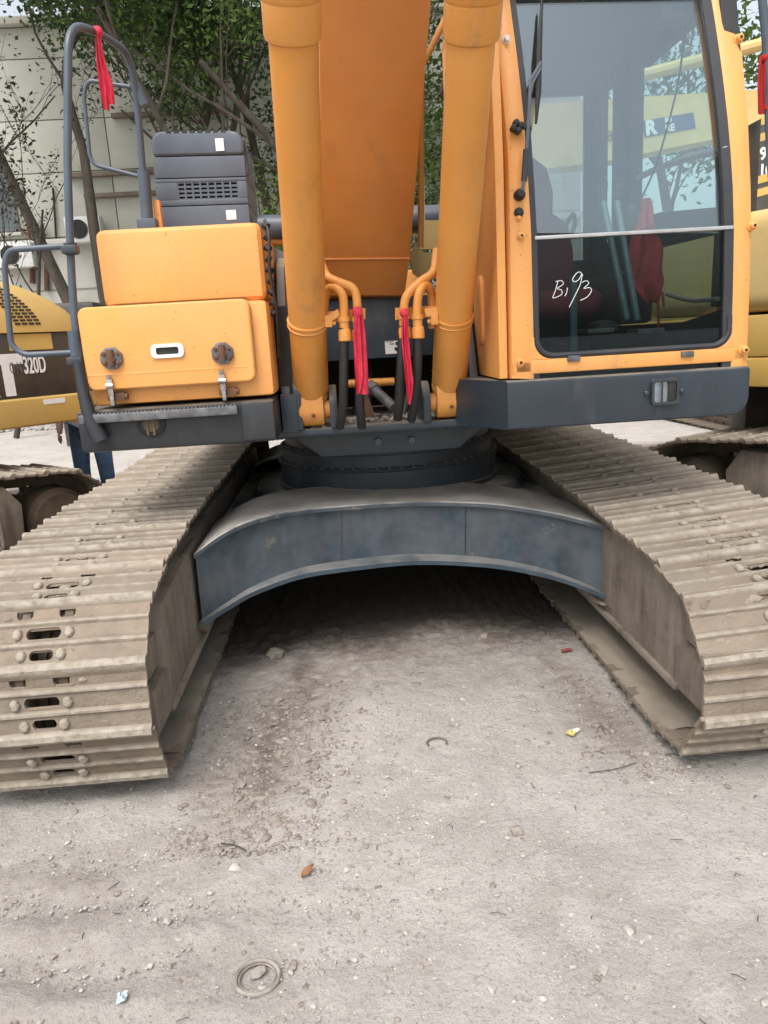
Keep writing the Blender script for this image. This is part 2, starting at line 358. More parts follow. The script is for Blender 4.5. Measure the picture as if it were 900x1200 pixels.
    bp = N.new('ShaderNodeBump'); bp.inputs['Strength'].default_value = 1; bp.inputs['Distance'].default_value = .016
    L.new(nz(48, 10, .72), bp.inputs['Height']); L.new(bp.outputs[0], b.inputs['Normal'])
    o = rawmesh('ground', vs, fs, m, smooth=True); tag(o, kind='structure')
    a = o.data.attributes.new('soil', 'FLOAT', 'POINT'); a.data.foreach_set('value', soil)  # mask holds loose soil strips and the painted shade under the machine
    return o
ground()

# ------------------------------------------------------------------ crawler tracks (shared by every excavator)
PITCH_T = .232
def shoe_mesh(seed):
    b = MB(); W = .35
    def grouser(y0, y1, h, w=W):
        b.prism([(y0-.013, .004), (y0-.003, h-.007), (y0+.003, h), (y1-.003, h), (y1+.003, h-.007), (y1+.013, .004)], 'x', -w, w)
    grouser(-.088, -.066, .029); grouser(-.015, -.002, .021); grouser(.047, .058, .021)
    def valley(y0, y1, hw, hy):
        c = (y0+y1)/2; q = []
        for k in range(7):
            t = -PI/2+PI*k/6; q.append((-(hw-hy)-hy*math.cos(t), c+hy*math.sin(t)))
        left = [(-W, y0), (0, y0), (0, c-hy)]+q+[(0, c+hy), (0, y1), (-W, y1)]
        b.prism(left, 'z', 0, .013); b.prism([(-x, y) for x, y in left], 'z', 0, .013)
    valley(-.058, -.019, .040, .014); valley(.003, .044, .058, .016)
    b.prism([(-W, -.095), (W, -.095), (W, -.088), (-W, -.088)], 'z', 0, .013)
    lip = [(-W, .063), (W, .063), (W, .118), (.100, .118), (.098, .076), (.090, .068), (.052, .068), (.044, .076), (.042, .118), (-.042, .118), (-.044, .076), (-.052, .068), (-.090, .068), (-.098, .076), (-.100, .118), (-W, .118)]
    b.prism(lip, 'z', -.004, .010)
    for x, y in ((-.066, -.039), (.066, -.039), (-.086, .023), (.086, .023)):
        b.lathe([(.017, .010), (.017, .019), (.012, .025), (.002, .027)], Matrix.Translation((x, y, 0)), 7)
    ed = [e for e in b.bm.edges if abs(e.verts[0].co.x-e.verts[1].co.x) > .1]
    bmesh.ops.subdivide_edges(b.bm, edges=ed, cuts=14)
    o_ = V(seed*3.7, seed*1.3, 0)
    for v in b.bm.verts:
        p = v.co.copy(); n_ = noise.noise(p*22+o_); n2 = noise.noise(p*60+o_)
        v.co.z += (.0016*n_+.0010*n2)*(1 if p.z > .015 else .5); v.co.y = v.co.y*1.221+.0010*noise.noise(p*9+o_+V(5, 5, 5)); v.co.z *= 1.12
    return b.mesh('track_shoe', M['track'], 30)
SHOES = [shoe_mesh(i) for i in range(6)]
LINK = None
def link_mesh():
    b = MB()
    for s in (-1, 1):
        b.box((s*.072-.016, -.118, -.098), (s*.072+.016, .118, -.001), .008)
    b.cyl((-.105, -.116, -.05), (.105, -.116, -.05), .03, 12)
    return b
def track_path(yf, yr, rf, rr, crown):
    zf, zr = .045+rf, .045+rr; P = []
    for k in range(40): t = k/40; P.append(V(0, yf+(yr-yf)*t, .045))               # bottom, front to rear
    for k in range(30): a = -PI/2+PI*k/30; P.append(V(0, yr+rr*math.cos(a), zr+rr*math.sin(a)))
    for k in range(40):
        t = k/40; z = (zr+rr)*(1-t)+(zf+rf)*t
        P.append(V(0, yr+(yf-yr)*t, z+crown*math.sin(PI*t)+.010*math.sin(PI*t*3)))
    for k in range(40):
        a = PI/2+PI*k/40; e_ = .66 if a > PI else .92; P.append(V(0, yf-rf*abs(math.cos(a))**e_, zf+math.copysign(rf*abs(math.sin(a))**e_, math.sin(a))))
    return P[::-1]                                                                # top, then down the front
def crawler(parent, xc, yf=-2.06, yr=1.86, rf=.40, rr=.36, crown=.035, seed=0, phase=0., mud=False, roll=0.):
    rnd = random.Random(seed); P = track_path(yf, yr, rf, rr, crown); m = len(P)
    seg = [(P[(i+1) % m]-P[i]).length for i in range(m)]; T = sum(seg); n = round(T/PITCH_T); step = T/n
    cum = [0]
    for q in seg: cum.append(cum[-1]+q)
    def pt(s):
        s %= T
        lo, hi = 0, m
        while hi-lo > 1:
            k = (lo+hi)//2
            if cum[k] <= s: lo = k
            else: hi = k
        return P[lo].lerp(P[(lo+1) % m], (s-cum[lo])/max(1e-9, seg[lo]))
    mats = []
    for i in range(n):
        s = (i+phase)*step; a, c = pt(s-step/2), pt(s+step/2)
        t = (c-a).normalized(); nrm = V(1, 0, 0).cross(t); nrm = nrm if nrm.dot((a+c)/2-V(0, (yf+yr)/2, .44)) > 0 else -nrm
        X = t.cross(nrm); jx, jz, ja = rnd.uniform(-.006, .006), rnd.uniform(-.002, .002), rnd.uniform(-.012, .012)-.012
        o = (a+c)/2+nrm*jz; o.x = xc+jx
        mm = Matrix(((X.x, t.x, nrm.x, o.x), (X.y, t.y, nrm.y, o.y), (X.z, t.z, nrm.z, o.z), (0, 0, 0, 1))) @ Matrix.Rotation(ja, 4, 'X')
        if roll:
            u_ = max(0, min(1, (o.z-.2)/.5)); mm = Matrix.Translation((xc+.35, o.y, o.z)) @ Matrix.Rotation(-roll*u_, 4, 'Y') @ Matrix.Translation((-xc-.35, -o.y, -o.z)) @ mm
        mats.append(mm)
    chain = MB()
    for mm in mats:
        l = link_mesh(); me = l.bm; chain.merge(me, mm)
    ch = chain.build('crawler_track', M['chain'], parent)
    for mm in mats:
        o = bpy.data.objects.new('track_shoe', rnd.choice(SHOES)); scene.collection.objects.link(o); o.parent = ch; o.matrix_local = mm
    if mud:
        vs, fs = [], []; tb = bmesh.new(); bmesh.ops.create_icosphere(tb, subdivisions=1, radius=1); bv = [v.co.copy() for v in tb.verts]; bf = [[v.index for v in f.verts] for f in tb.faces]; tb.free()
        for mm in mats:
            up = mm.col[2].z; cnt = int(10+95*max(0, up-.25)) if up > -.3 else 4
            patch = rnd.uniform(-.3, .3)
            for _ in range(cnt):
                y_ = rnd.choice((-.048, .028, -.060, .042, .10, -.034, .09))+rnd.gauss(0, .006); x_ = rnd.uniform(-.34, .34) if rnd.random() < .45 else max(-.34, min(.34, rnd.gauss(patch, .10)))
                if up < .75 and abs(x_) < .10: continue
                s_ = .0035*math.exp(abs(rnd.gauss(0, .7))); s_ = min(s_, .015); i = len(vs); z_ = .012 if up > -.3 else .012
                for v in bv:
                    q = v*rnd.uniform(.7, 1.2); vs.append(mm @ V(x_+q.x*s_*1.7, y_+q.y*s_, z_+q.z*s_*.5))
                fs += [[i+j for j in f] for f in bf]
        tag(rawmesh('dried_mud', vs, fs, M['mud'], ch), kind='stuff')
        xs = [xc-.345+.69*i/24 for i in range(25)]; ys = [yf-.05+(yr-yf)*j/90 for j in range(91)]; vs, fs = [], []
        for y in ys:
            for x in xs: e = min(1, (.346-abs(x-xc))/.05); vs.append((x, y, .046+e*(.010+.008*noise.noise(V(x, y, seed)*9)+.004*noise.noise(V(x, y, seed)*30))))
        fs = [(j*25+i, j*25+i+1, (j+1)*25+i+1, (j+1)*25+i) for j in range(90) for i in range(24)]
        rawmesh('packed_dirt', vs, fs, M['mud_flat'], ch, smooth=True)
    return ch

def track_frame(parent, xc, side, yf=-2.06, yr=1.86):
    "side: +1 when the inner face is on the low-x side"
    b = MB(); xi = xc-side*(.315 if side < 0 else .278); xo = xc+side*.22
    prof = [(yf+.02, .215), (yf-.02, .25), (yf-.02, .50), (yf+.01, .57), (yf+.06, .615), (-1.45, .67), (-.9, .73), (yr-.40, .74), (yr-.30, .6), (yr-.32, .30), (yr-.5, .22), (-1.0, .22), (yf+.3, .215)]
    b.prism(prof, 'x', min(xi, xo), max(xi, xo), .018)
    f = b.build('track_frame', M['frame'], parent)
    # lower guide guard: a sloping strip along the foot of the frame
    g = MB(); x0 = xi
    g.prism([(yf-.02, .200), (yf-.03, .228), (yr-.6, .24), (yr-.6, .205)], 'x', min(x0-side*.018, x0+side*.2), max(x0-side*.018, x0+side*.2), .008)
    g.build('guide_guard', M['frame'], f)
    p = MB()
    p.box((xi-side*.006 if side > 0 else xi-.10, yf-.215, .20), (xi+.10 if side > 0 else xi+.006, yf+.03, .385), .025)
    p.box((min(xi, xi+side*.10)+side*.02, yf-.16, .40), (max(xi, xi+side*.10)+side*.02, yf+.03, .53), .012)
    p.build('idler_yoke', M['frame'], f)
    i = MB(); Mx = Matrix.Translation((xc-.09, yf, .395)) @ Matrix.Rotation(PI/2, 4, 'Y')
    i.lathe([(.05, -.05), (.13, -.05), (.15, .0), (.24, .02), (.25, .0), (.26, 0), (.26, .06), (.24, .06), (.24, .12), (.26, .12), (.26, .18), (.25, .18), (.24, .16), (.15, .18), (.13, .23), (.05, .23)], Mx, 30)
    i.build('idler_wheel', M['chain'], f)
    k = MB(); n = 21; poly = []
    for j in range(n*4):
        r = .30 if (j % 4) in (0, 3) else .262
        poly.append((yr+r*math.cos(2*PI*j/n/4), .405+r*math.sin(2*PI*j/n/4)))
    k.prism(poly, 'x', xc-.035, xc+.035, 0)
    Mr = Matrix.Translation((xc, yr, .405)) @ Matrix.Rotation(PI/2*side, 4, 'Y')
    k.lathe([(.02, -.24), (.20, -.24), (.24, -.20), (.245, -.02), (.245, .10), (.20, .19), (.17, .21), (.02, .215)], Mr, 32)
    for j in range(16):
        a = 2*PI*j/16; c = V(xc+side*.10, yr+.222*math.cos(a), .405+.222*math.sin(a)); k.cyl(c, c+V(side*.022, 0, 0), .014, 6)
    k.build('drive_sprocket', M['chain'], f)
    for j in range(7):
        y = yf+.55+j*.42; r = MB(); r.lathe([(.04, -.13), (.085, -.12), (.085, -.05), (.07, -.045), (.07, .045), (.085, .05), (.085, .12), (.04, .13)], Matrix.Translation((xc, y, .19)) @ Matrix.Rotation(PI/2, 4, 'Y'), 16)
        r.build('track_roller', M['chain'], f)
    return f

# ------------------------------------------------------------------ the main excavator
EX = thing('excavator', 'orange crawler excavator facing the camera with B193 chalked on its cab window', 'excavator')
XL, XR = -1.278, 1.240
crawler(EX, XL, yf=-2.08, rf=.355, rr=.375, crown=.05, seed=3, phase=.35, mud=True); crawler(EX, XR, yf=-2.24, rf=.335, rr=.375, crown=.05, seed=4, phase=.05, mud=True, roll=.075)
track_frame(EX, XL, -1, yf=-2.08); track_frame(EX, XR, 1, yf=-2.24)

# under-frame arch (front and rear beam), its top plate and lower flange
def arch_curve(pxs, yfun):
    out = []
    for px, py in pxs:
        x = 0
        for _ in range(4): p = at(px, py, 1, yfun(x)); x = p.x
        out.append(p)
    return out
def smooth_pts(P, sub=5):
    out = []
    for i in range(len(P)-1):
        p0, p1, p2, p3 = P[max(i-1, 0)], P[i], P[i+1], P[min(i+2, len(P)-1)]
        for k in range(sub):
            t = k/sub; out.append(.5*((2*p1)+(p2-p0)*t+(2*p0-5*p1+4*p2-p3)*t*t+(3*p1-p0-3*p2+p3)*t**3))
    out.append(P[-1].copy()); return out
def yarch(x): return -1.06-.46*min(1, abs(x-.04)/.97)**1.7
TOP = smooth_pts(arch_curve([(x_, y_+5) for x_, y_ in [(229, 646), (262, 622), (300, 605), (350, 595), (400, 590), (480, 585), (560, 586), (620, 593), (670, 603), (727, 619)]], yarch))
BOT = smooth_pts(arch_curve([(237, 726), (270, 704), (300, 686), (350, 667), (400, 658), (480, 650), (560, 653), (620, 663), (670, 678), (722, 701)], yarch))
def beam(name, flip):
    s = -1 if flip else 1
    def f(p): return V(p.x, p.y*s, p.z)
    b = MB(); n = len(TOP)
    b.loft([[f(TOP[i]+V(0, .00, -.004)), f(TOP[i]+V(0, .024, -.004)), f(BOT[i]+V(0, .024, .004)), f(BOT[i]+V(0, 0, .004))] for i in range(n)])
    o = b.build(name, M['arch'], EX)
    t = MB(); rings = []
    for i in range(n):
        p = TOP[i]; u = abs(i/(n-1)*2-1); back = .62-.05*u; zb_ = p.z+.014-.02*(1-u)
        rings.append([f(p+V(0, -.028, -.006)), f(p+V(0, -.03, .006)), f(p+V(0, -.026, .014)), f(V(p.x, p.y+back, zb_)), f(V(p.x, p.y+back, zb_-.02))])
    t.loft(rings); t.build('top_plate', M['arch_dusty'], o)
    e_ = MB(); e_.loft([[f(p+V(0, -.0335, -.007)), f(p+V(0, -.0335, .011)), f(p+V(0, -.024, .0155)), f(p+V(0, -.024, -.007))] for p in TOP]); e_.build('plate_edge', M['arch'], o)
    g = MB(); rings = []
    for i in range(n):
        p = BOT[i]; u = abs(i/(n-1)*2-1); pr = .035+.075*(1-u**1.5)
        rings.append([f(p+V(0, -pr, -.024)), f(p+V(0, -pr-.002, -.002)), f(p+V(0, .0, .004)), f(p+V(0, .5-.2*u, .004)), f(p+V(0, .5-.2*u, -.024))])
    g.loft(rings); g.build('bottom_flange', M['arch_edge'], o)
    for xx in (-.28, .36):
        j = min(range(n), key=lambda i: abs(TOP[i].x-xx)); q = MB()
        q.tube([f(TOP[j]+V(0, -.003, -.01)), f(BOT[j]+V(0, -.003, .01))], .0035, 6); q.build('weld_seam', M['arch'], o)
    return o
for sx, X_ in ((-1, XL+.315), (1, XR-.278)):
    q = TOP[0] if sx < 0 else TOP[-1]; g_ = BOT[0] if sx < 0 else BOT[-1]
    k = MB(); k.prism([(q.y-.045, g_.z-.03), (q.y-.035, q.z+.02), (q.y+.10, q.z+.03), (q.y+.55, q.z+.03), (q.y+.55, g_.z-.03)], 'x', X_-sx*.012, X_+sx*.02, .008); k.build('arch_mount', M['rust_mud'], EX)
    k = MB(); k.prism([(g_.y-.02, g_.z-.025), (g_.y+.5, g_.z-.025), (g_.y+.5, .24), (g_.y+.12, .24)], 'x', X_-sx*.035, X_+sx*.02, .006); k.build('mount_gusset', M['frame'], EX)
beam('undercarriage_arch', False); beam('undercarriage_arch', True)
b = MB(); b.box((-.95, -.78, .47), (.97, 1.3, .62), .02); b.lathe([(.30, .50), (.86, .52), (.90, .60), (.86, .675), (.2, .68)], Matrix.Translation((.05, .05, 0)), 40); b.build('car_body', M['arch'], EX)  # low belly box added to block light beneath the machine

# slew ring
ring = MB()
ring.lathe([(.2, .66), (.70, .66), (.703, .705), (.690, .71), (.688, .825), (.700, .83), (.702, .845), (.668, .85), (.665, .915), (.68, .92), (.682, .940), (.65, .945), (.65, 1.06), (.2, 1.06)], Matrix.Translation((.05, 0, 0)), 72)
ro = ring.build('slew_ring', M['slate'], EX)
bm_ = MB(); bm_.lathe([(.009, 0), (.009, .008), (.004, .010)], None, 6); BOLT = bm_.mesh('bolt', M['slate_light'])
for i in range(32):
    a = PI+PI*(i+.5)/32
    for rr, zz in ((.686, .845), (.668, .940)):
        o = bpy.data.objects.new('bolt', BOLT); scene.collection.objects.link(o); o.parent = ro; o.location = (.05+rr*math.cos(a), rr*math.sin(a), zz)

# revolving deck
dk = MB()
dk.box((-1.28, -1.0, 1.11), (1.42, 2.35, 1.152), .006); dk.box((-.60, -1.26, 1.120), (.52, -.99, 1.154), .006)
dk.prism([(-.52, -1.33), (.42, -1.33), (.50, -1.2), (-.60, -1.2)], 'z', 1.135, 1.165, .006)
for x in (-.62, .72): dk.box((x-.03, -.2, .985), (x+.03, 2.2, 1.112), .006)
deck = dk.build('revolving_deck', M['slate'], EX)
fp = MB(); fp.prism([(-.44, 1.122), (-.46, 1.08), (-.34, .985), (.36, .985), (.48, 1.08), (.46, 1.122)], 'y', -1.02, -.985, .004)
fp = fp.build('front_skirt', M['slate'], deck)
for px, py in ((443, 517), (482, 515)):
    p = at(px, py, 1, -1.02); q = MB(); q.cyl(p, p+V(0, -.03, 0), .018, 6); q.build('skirt_bolt', M['slate_light'], deck)

# cylinder brackets
def brk(px, y0, py_top, th, ext=.30):
    p = at(px, py_top, 1, y0); x = p.x; zt = p.z; n = MB(); pts = [(y0-.01, 1.165)]
    for k in range(9): a = PI-PI*k/8*.62; pts.append((y0+.085+.095*math.cos(a), zt-.095+.095*math.sin(a)))
    pts += [(y0+ext, 1.28), (y0+ext+.02, 1.165)]
    n.prism(pts, 'x', x-th/2, x+th/2, .006); n.build('cylinder_bracket', M['slate'], EX)
for px, yt in ((346, 440), (389, 452), (499, 447), (544, 446)): brk(px, -1.345, yt, .036)
for x0 in (-.475, .395):
    tp = MB()
    tp.prism([(-1.30, 1.165), (-1.33, 1.30), (-1.18, 1.62), (-.95, 1.92), (-.74, 2.0), (-.55, 1.92), (-.3, 1.3), (-.25, 1.165)], 'x', x0-.02, x0+.02, .006)
    tp.build('boom_support', M['slate'], EX)
# bulkhead behind the hoses with an opening low down
bh = MB(); y = -.86
a = at(383, 352, 1, y); c = at(520, 415, 1, y)
x0, x1, zt, zb = -.44, .37, a.z, c.z
bh.prism([(x0, zb), (x1, zb), (x1, zt), (x0, zt)], 'y', y, y+.02, .004)
bh.box((x0, y, 1.16), (x0+.09, y+.02, zb)); bh.box((x1-.03, y, 1.16), (x1, y+.02, zb))
bh.build('bulkhead', M['slate'], EX)
bx = MB(); bx.box((x0, -.25, 1.16), (x1, -.22, zt)); bx.box((x0, -.84, zt-.03), (x1, -.22, zt-.005)); bx.build('bay_lining', M['black'], EX)
# pipes and valve in the bay
pv = MB()
p, q = at(400, 450, 1, -.8), at(462, 447, 1, -.8); pv.cyl(p, q, .021, 12)
pv.build('bay_pipe', M['boom'], EX)
pv = MB(); p, q = at(440, 458, 1, -.95), at(462, 478, 1, -1.1); pv.cyl(p, q, .026, 12); pv.cyl(p.lerp(q, -.3), p, .036, 6); pv.build('hose_union', M['grey_steel'], EX)
pv = MB()
for px, yy in ((478, -.7), (465, -.62), (432, -.68), (420, -.55)):
    p, q = at(px, 418, 1, yy), at(px-6, 492, 1, yy-.1); pv.tube(smooth_pts([p+V(0, .1, .06), p, q.lerp(p, .5)+V(.02, 0, 0), q]), .019, 10)
pv.build('bay_hose', M['black'], EX)
pv = MB(); p, q = at(426, 462, 1, -1.0), at(433, 493, 1, -1.0); pv.plate([p+V(-.02, 0, 0), p+V(.02, 0, 0), q+V(.035, 0, 0), q+V(-.035, 0, 0)], .012); pv.build('valve_plate', M['rust'], EX)
lb = MB(); a, c = at(451, 400, 1, -.866), at(468, 414, 1, -.866)
lb.box((a.x, -.864, c.z), (c.x, -.861, a.z)); lab = lb.build('paper_label', M['white'], EX)
lk = MB()
for u0, v0, u1, v1 in ((.35, .72, .65, .8), (.75, .65, .92, .9), (.66, .28, .86, .5), (.72, .18, .9, .3), (.05, .9, .6, .95)):
    lk.box((a.x+(c.x-a.x)*u0, -.8652, c.z+(a.z-c.z)*v0), (a.x+(c.x-a.x)*u1, -.8642, c.z+(a.z-c.z)*v1))
lk.build('label_print', M['black_ink'], lab)
gb = MB()
for k in range(90):
    x = random.uniform(-.4, .36); yy = random.uniform(-1.31, -.9); s = random.uniform(.008, .024)
    if abs(x) > .2 and random.random() < .5: s *= .7
    tb = bmesh.new(); bmesh.ops.create_icosphere(tb, subdivisions=1, radius=s)
    for v in tb.verts: v.co *= random.uniform(.6, 1.2); v.co.z *= .5
    gb.merge(tb, Matrix.Translation((x, yy, 1.163+s*.3)))
gb = tag(gb.build('deck_dirt', M['clod'], EX, smooth=0), kind='stuff')

# ------------------------------------------------------------------ boom
def zplane(px, py, f):
    "hit with a plane given as y = f(z)"
    y = -1
    for _ in range(8): p = at(px, py, 1, y); y = f(p.z)
    return p
fb = lambda z: -.94-.72*(z-1.78)/1.0
pb = [zplane(377, 346, fb), zplane(377, 303, fb), zplane(374, 0, fb), zplane(372, -230, fb)]
pr = [zplane(474, 346, fb), zplane(480, 303, fb), zplane(505, 0, fb), zplane(528, -230, fb)]
bo = MB()
depth = [.42, .52, .72, .78]
rings = []
for i in range(4):
    A, B = pb[i], pr[i]; d = V(0, depth[i]*.82, depth[i]*.57) if i else V(0, .34, -.03)
    rings.append([A, A+V(.012, -.004, 0), B-V(.012, .004, 0), B, B+d-V(.01, 0, 0), A+d+V(.01, 0, 0)])
top = rings[-1]
rings.append([p+V(.02, -1.0, .28) for p in top]); rings.append([p+V(.04, -2.4, .05) for p in top])
bo.loft(rings)
boom = bo.build('boom', M['boom_shaded'], EX, smooth=25)
wl = MB(); A, B = zplane(376, 304, fb), zplane(480, 303, fb); wl.tube([A+V(0, -.006, 0), B+V(0, -.006, 0)], .006, 6); wl.build('weld_seam', M['boom_shaded'], boom)
ft = MB(); A = pb[0]; B = pr[0]
ft.prism([(-.94, 1.77), (-.60, 1.74), (-.45, 1.60), (-.30, 1.62), (-.25, 1.80), (-.45, 2.1)], 'x', A.x+.01, B.x-.01, .01)
ft.cyl((A.x-.12, -.42, 1.72), (B.x+.14, -.42, 1.72), .085, 24)
ft.build('boom_foot', M['boom_shaded'], boom)
# beige hose guard and oil line at the right of the boom
hg = MB()
o_ = [at(487, 285, 1, -.62), at(480, 300, 1, -.62), at(484, 320, 1, -.62), at(500, 330, 1, -.62), at(522, 322, 1, -.62), at(540, 290, 1, -.62), at(512, 296, 1, -.62), at(497, 296, 1, -.62)]
hg.plate(o_, .03); hg.build('foot_cover', M['tan'], boom)
hg = MB(); o_ = [at(493, 190, 1, -.5), at(490, 292, 1, -.5), at(508, 292, 1, -.5), at(530, 292, 1, -.5), at(524, 258, 1, -.5), at(498, 258, 1, -.5), at(497, 190, 1, -.5)]
hg.plate(o_, .02); hg.build('side_plate', M['tan'], EX)
hg = MB(); p, q = at(530, 5, 1, -.9), at(494, 80, 1, -.9); r_ = at(493, 290, 1, -.8); hg.tube([p, q, r_], .0155, 10); hg.build('oil_pipe', M['boom'], boom)
hg = MB(); p, q = at(476, 258, 1, .1), at(560, 256, 1, .1); hg.cyl(p, q, .085, 20); hg.build('engine_cover_tube', M['slate_light'], EX)
hg = MB(); p, q = at(303, 266, 1, -.75), at(352, 266, 1, -.75); hg.cyl(p, q, .058, 20); hg.build('air_tube', M['slate_light'], EX)
hg = MB(); p, q = at(308, 283, 1, -.72), at(350, 283, 1, -.72); hg.cyl(p, q, .02, 12); hg.build('tube_rail', M['boom'], EX)
hg = MB(); p = at(322, 310, 1, -.8); hg.lathe([(.02, 0), (.075, .0), (.08, .02), (.08, .20), (.02, .2)], Matrix.Translation(p) @ Matrix.Rotation(-PI/2, 4, 'X'), 20); hg.build('hydraulic_swivel', M['grey_steel'], EX)

# ------------------------------------------------------------------ boom cylinders with their pipes
def boom_cyl(side):
    L = side < 0
    foot = at(367 if L else 525, 499 if L else 489, 1, -1.285); low = at(365 if L else 526, 462 if L else 454, 1, -1.27); topc = at(343 if L else 552.5, 39, 1, -2.085)
    ax = (topc-low).normalized(); Q = ax.to_track_quat('Z', 'Y').to_matrix().to_4x4(); H = (topc-low).length
    def pa(px, py):      # axis point whose image lies near a pixel row
        best = None
        for k in range(400):
            p = low+ax*(H*1.2*k/400-.1*H); v = R3.transposed() @ (p-CAM); yy = 600-FPX*v.y/-v.z
            if best is None or abs(yy-py) < best[0]: best = (abs(yy-py), p, (p-low).length)
        return best[1], best[2]
    r = .080
    b = MB(); b.lathe([(.03, -.01), (r-.012, -.008), (r+.001, 0), (r+.001, .018), (r-.004, .022), (r-.004, .026), (r, .03), (r, .036), (r, H)], Matrix.Translation(low) @ Q, 40)
    cyl = b.build('boom_cylinder', M['boom'], EX)
    e = MB(); d = low-foot
    Me = Matrix.Translation(foot) @ Matrix.Rotation(0, 4, 'X')
    w_ = .058
    pts = []
    for k in range(13): a_ = PI+PI*k/12; pts.append((foot.y+.075*math.cos(a_), foot.z+.075+.075*math.sin(a_)))
    pts += [(low.y+.07, low.z+.02), (low.y-.07, low.z+.02)]
    e.prism(pts, 'x', foot.x-w_, foot.x+w_, .012); e.cyl((foot.x-.11, foot.y, foot.z+.075), (foot.x+.11, foot.y, foot.z+.075), .042, 20)
    e.build('cylinder_eye', M['boom'], cyl)
    c1, h1 = pa(0, 44); c = MB()
    rc = r*1.17
    c.lathe([(r-.002, -.012), (rc-.012, -.008), (rc-.003, -.002), (rc, .008), (rc, .098), (rc-.002, .1005), (rc-.002, .1035), (rc, .106), (rc+.004, .112), (rc+.004, .21), (rc-.008, .222), (.055, .225)], Matrix.Translation(c1) @ Q, 40)
    c.build('cylinder_head', M['boom'], cyl)
    rd = MB(); rd.cyl(c1+ax*.2, c1+ax*1.15, .045, 24); rd.build('piston_rod', M['chrome'], cyl)
    bd = MB(); p, h = pa(0, 377 if L else 372)
    bd.lathe([(r-.002, -.015), (r+.006, -.015), (r+.008, -.011), (r+.004, -.008), (r+.004, .008), (r+.008, .011), (r+.006, .015), (r-.002, .015)], Matrix.Translation(p) @ Q, 40)
    lx = p.x+(.088 if L else -.088); bd.box((lx-.016, p.y-.055, p.z-.028), (lx+.016, p.y-.02, p.z+.022), .004); bd.cyl((lx-.03, p.y-.04, p.z-.012), (lx+.03, p.y-.04, p.z-.012), .009, 6)
    bd.build('clamp_band', M['boom'], cyl)
    # bracket bar and two pipes
    Y = p.y-.02
    if L: pl = [(377, 366), (428, 361), (428, 374), (377, 379)]
    else: pl = [(463, 361), (512, 358), (512, 371), (463, 375)]
    k = MB(); k.plate([at(x_, y_, 1, Y+.03) for x_, y_ in pl], .014); k.build('pipe_bracket', M['boom'], cyl)
    k = MB()
    if L: k.plate([at(x_, y_, 1, Y-.02) for x_, y_ in ((380, 372), (396, 362), (398, 370), (382, 381))], .012)
    else: k.plate([at(x_, y_, 1, Y-.02) for x_, y_ in ((497, 362), (514, 359), (516, 370), (499, 371))], .012)
    k.build('clamp_plate', M['boom'], cyl)
    if L:
        pa1 = [(374, 300, .05), (382, 322, .03), (395, 330, 0), (412, 337, -.01), (418, 350, -.01), (419, 382, -.01)]
        pb1 = [(380, 372, .06), (381, 350, .05), (386, 338, .03), (393, 337, .0), (401, 345, -.02), (403, 360, -.02), (403, 384, -.02)]
        fits = ((403, 374, -.02), (419, 374, -.01)); hoses = (((403, 384, -.02), (403, 430, -.0), (402, 478, .05), (398, 500, .12)), ((419, 384, -.01), (421, 430, 0), (422, 478, .05), (424, 500, .12)))
    else:
        pa1 = [(512, 292, .04), (508, 318, .02), (493, 330, 0), (480, 342, -.01), (474, 355, -.01), (473, 382, -.01)]
        pb1 = [(507, 385, .06), (506, 350, .05), (503, 337, .02), (497, 334, .0), (491, 344, -.02), (489, 360, -.02), (489, 380, -.02)]
        fits = ((489, 371, -.02), (473, 371, -.01)); hoses = (((489, 382, -.02), (489, 430, -.0), (486, 470, .05), (482, 492, .12)), ((472, 382, -.01), (470, 430, 0), (468, 470, .05), (466, 490, .12)))
    for pp in (pa1, pb1):
        k = MB(); k.tube(smooth_pts([at(x_, y_, 1, Y+dy) for x_, y_, dy in pp], 6), .0185, 14); k.build('oil_pipe', M['boom'], cyl)
    for (x_, y_, dy), hs_ in zip(fits, hoses):
        p0 = at(x_, y_, 1, Y+dy); k = MB()
        k.lathe([(.018, .01), (.026, .008), (.026, -.010), (.021, -.014), (.021, -.04), (.026, -.045), (.028, -.06), (.028, -.088), (.022, -.092)], Matrix.Translation(p0), 12)
        k.build('pipe_fitting', M['boom'], cyl)
        k = MB(); k.tube(smooth_pts([at(a_, b_, 1, Y+dd) for a_, b_, dd in hs_], 6), .0205, 14); k.build('hydraulic_hose', M['black'], cyl)
    g = MB(); gp = foot+V(.008, -.078, .055); g.lathe([(.009, 0), (.007, .01), (.003, .014)], Matrix.Translation(gp) @ Matrix.Rotation(PI/2, 4, 'X'), 8); g.build('grease_nipple', M['rust'], cyl)
    return cyl
boom_cyl(-1); boom_cyl(1)

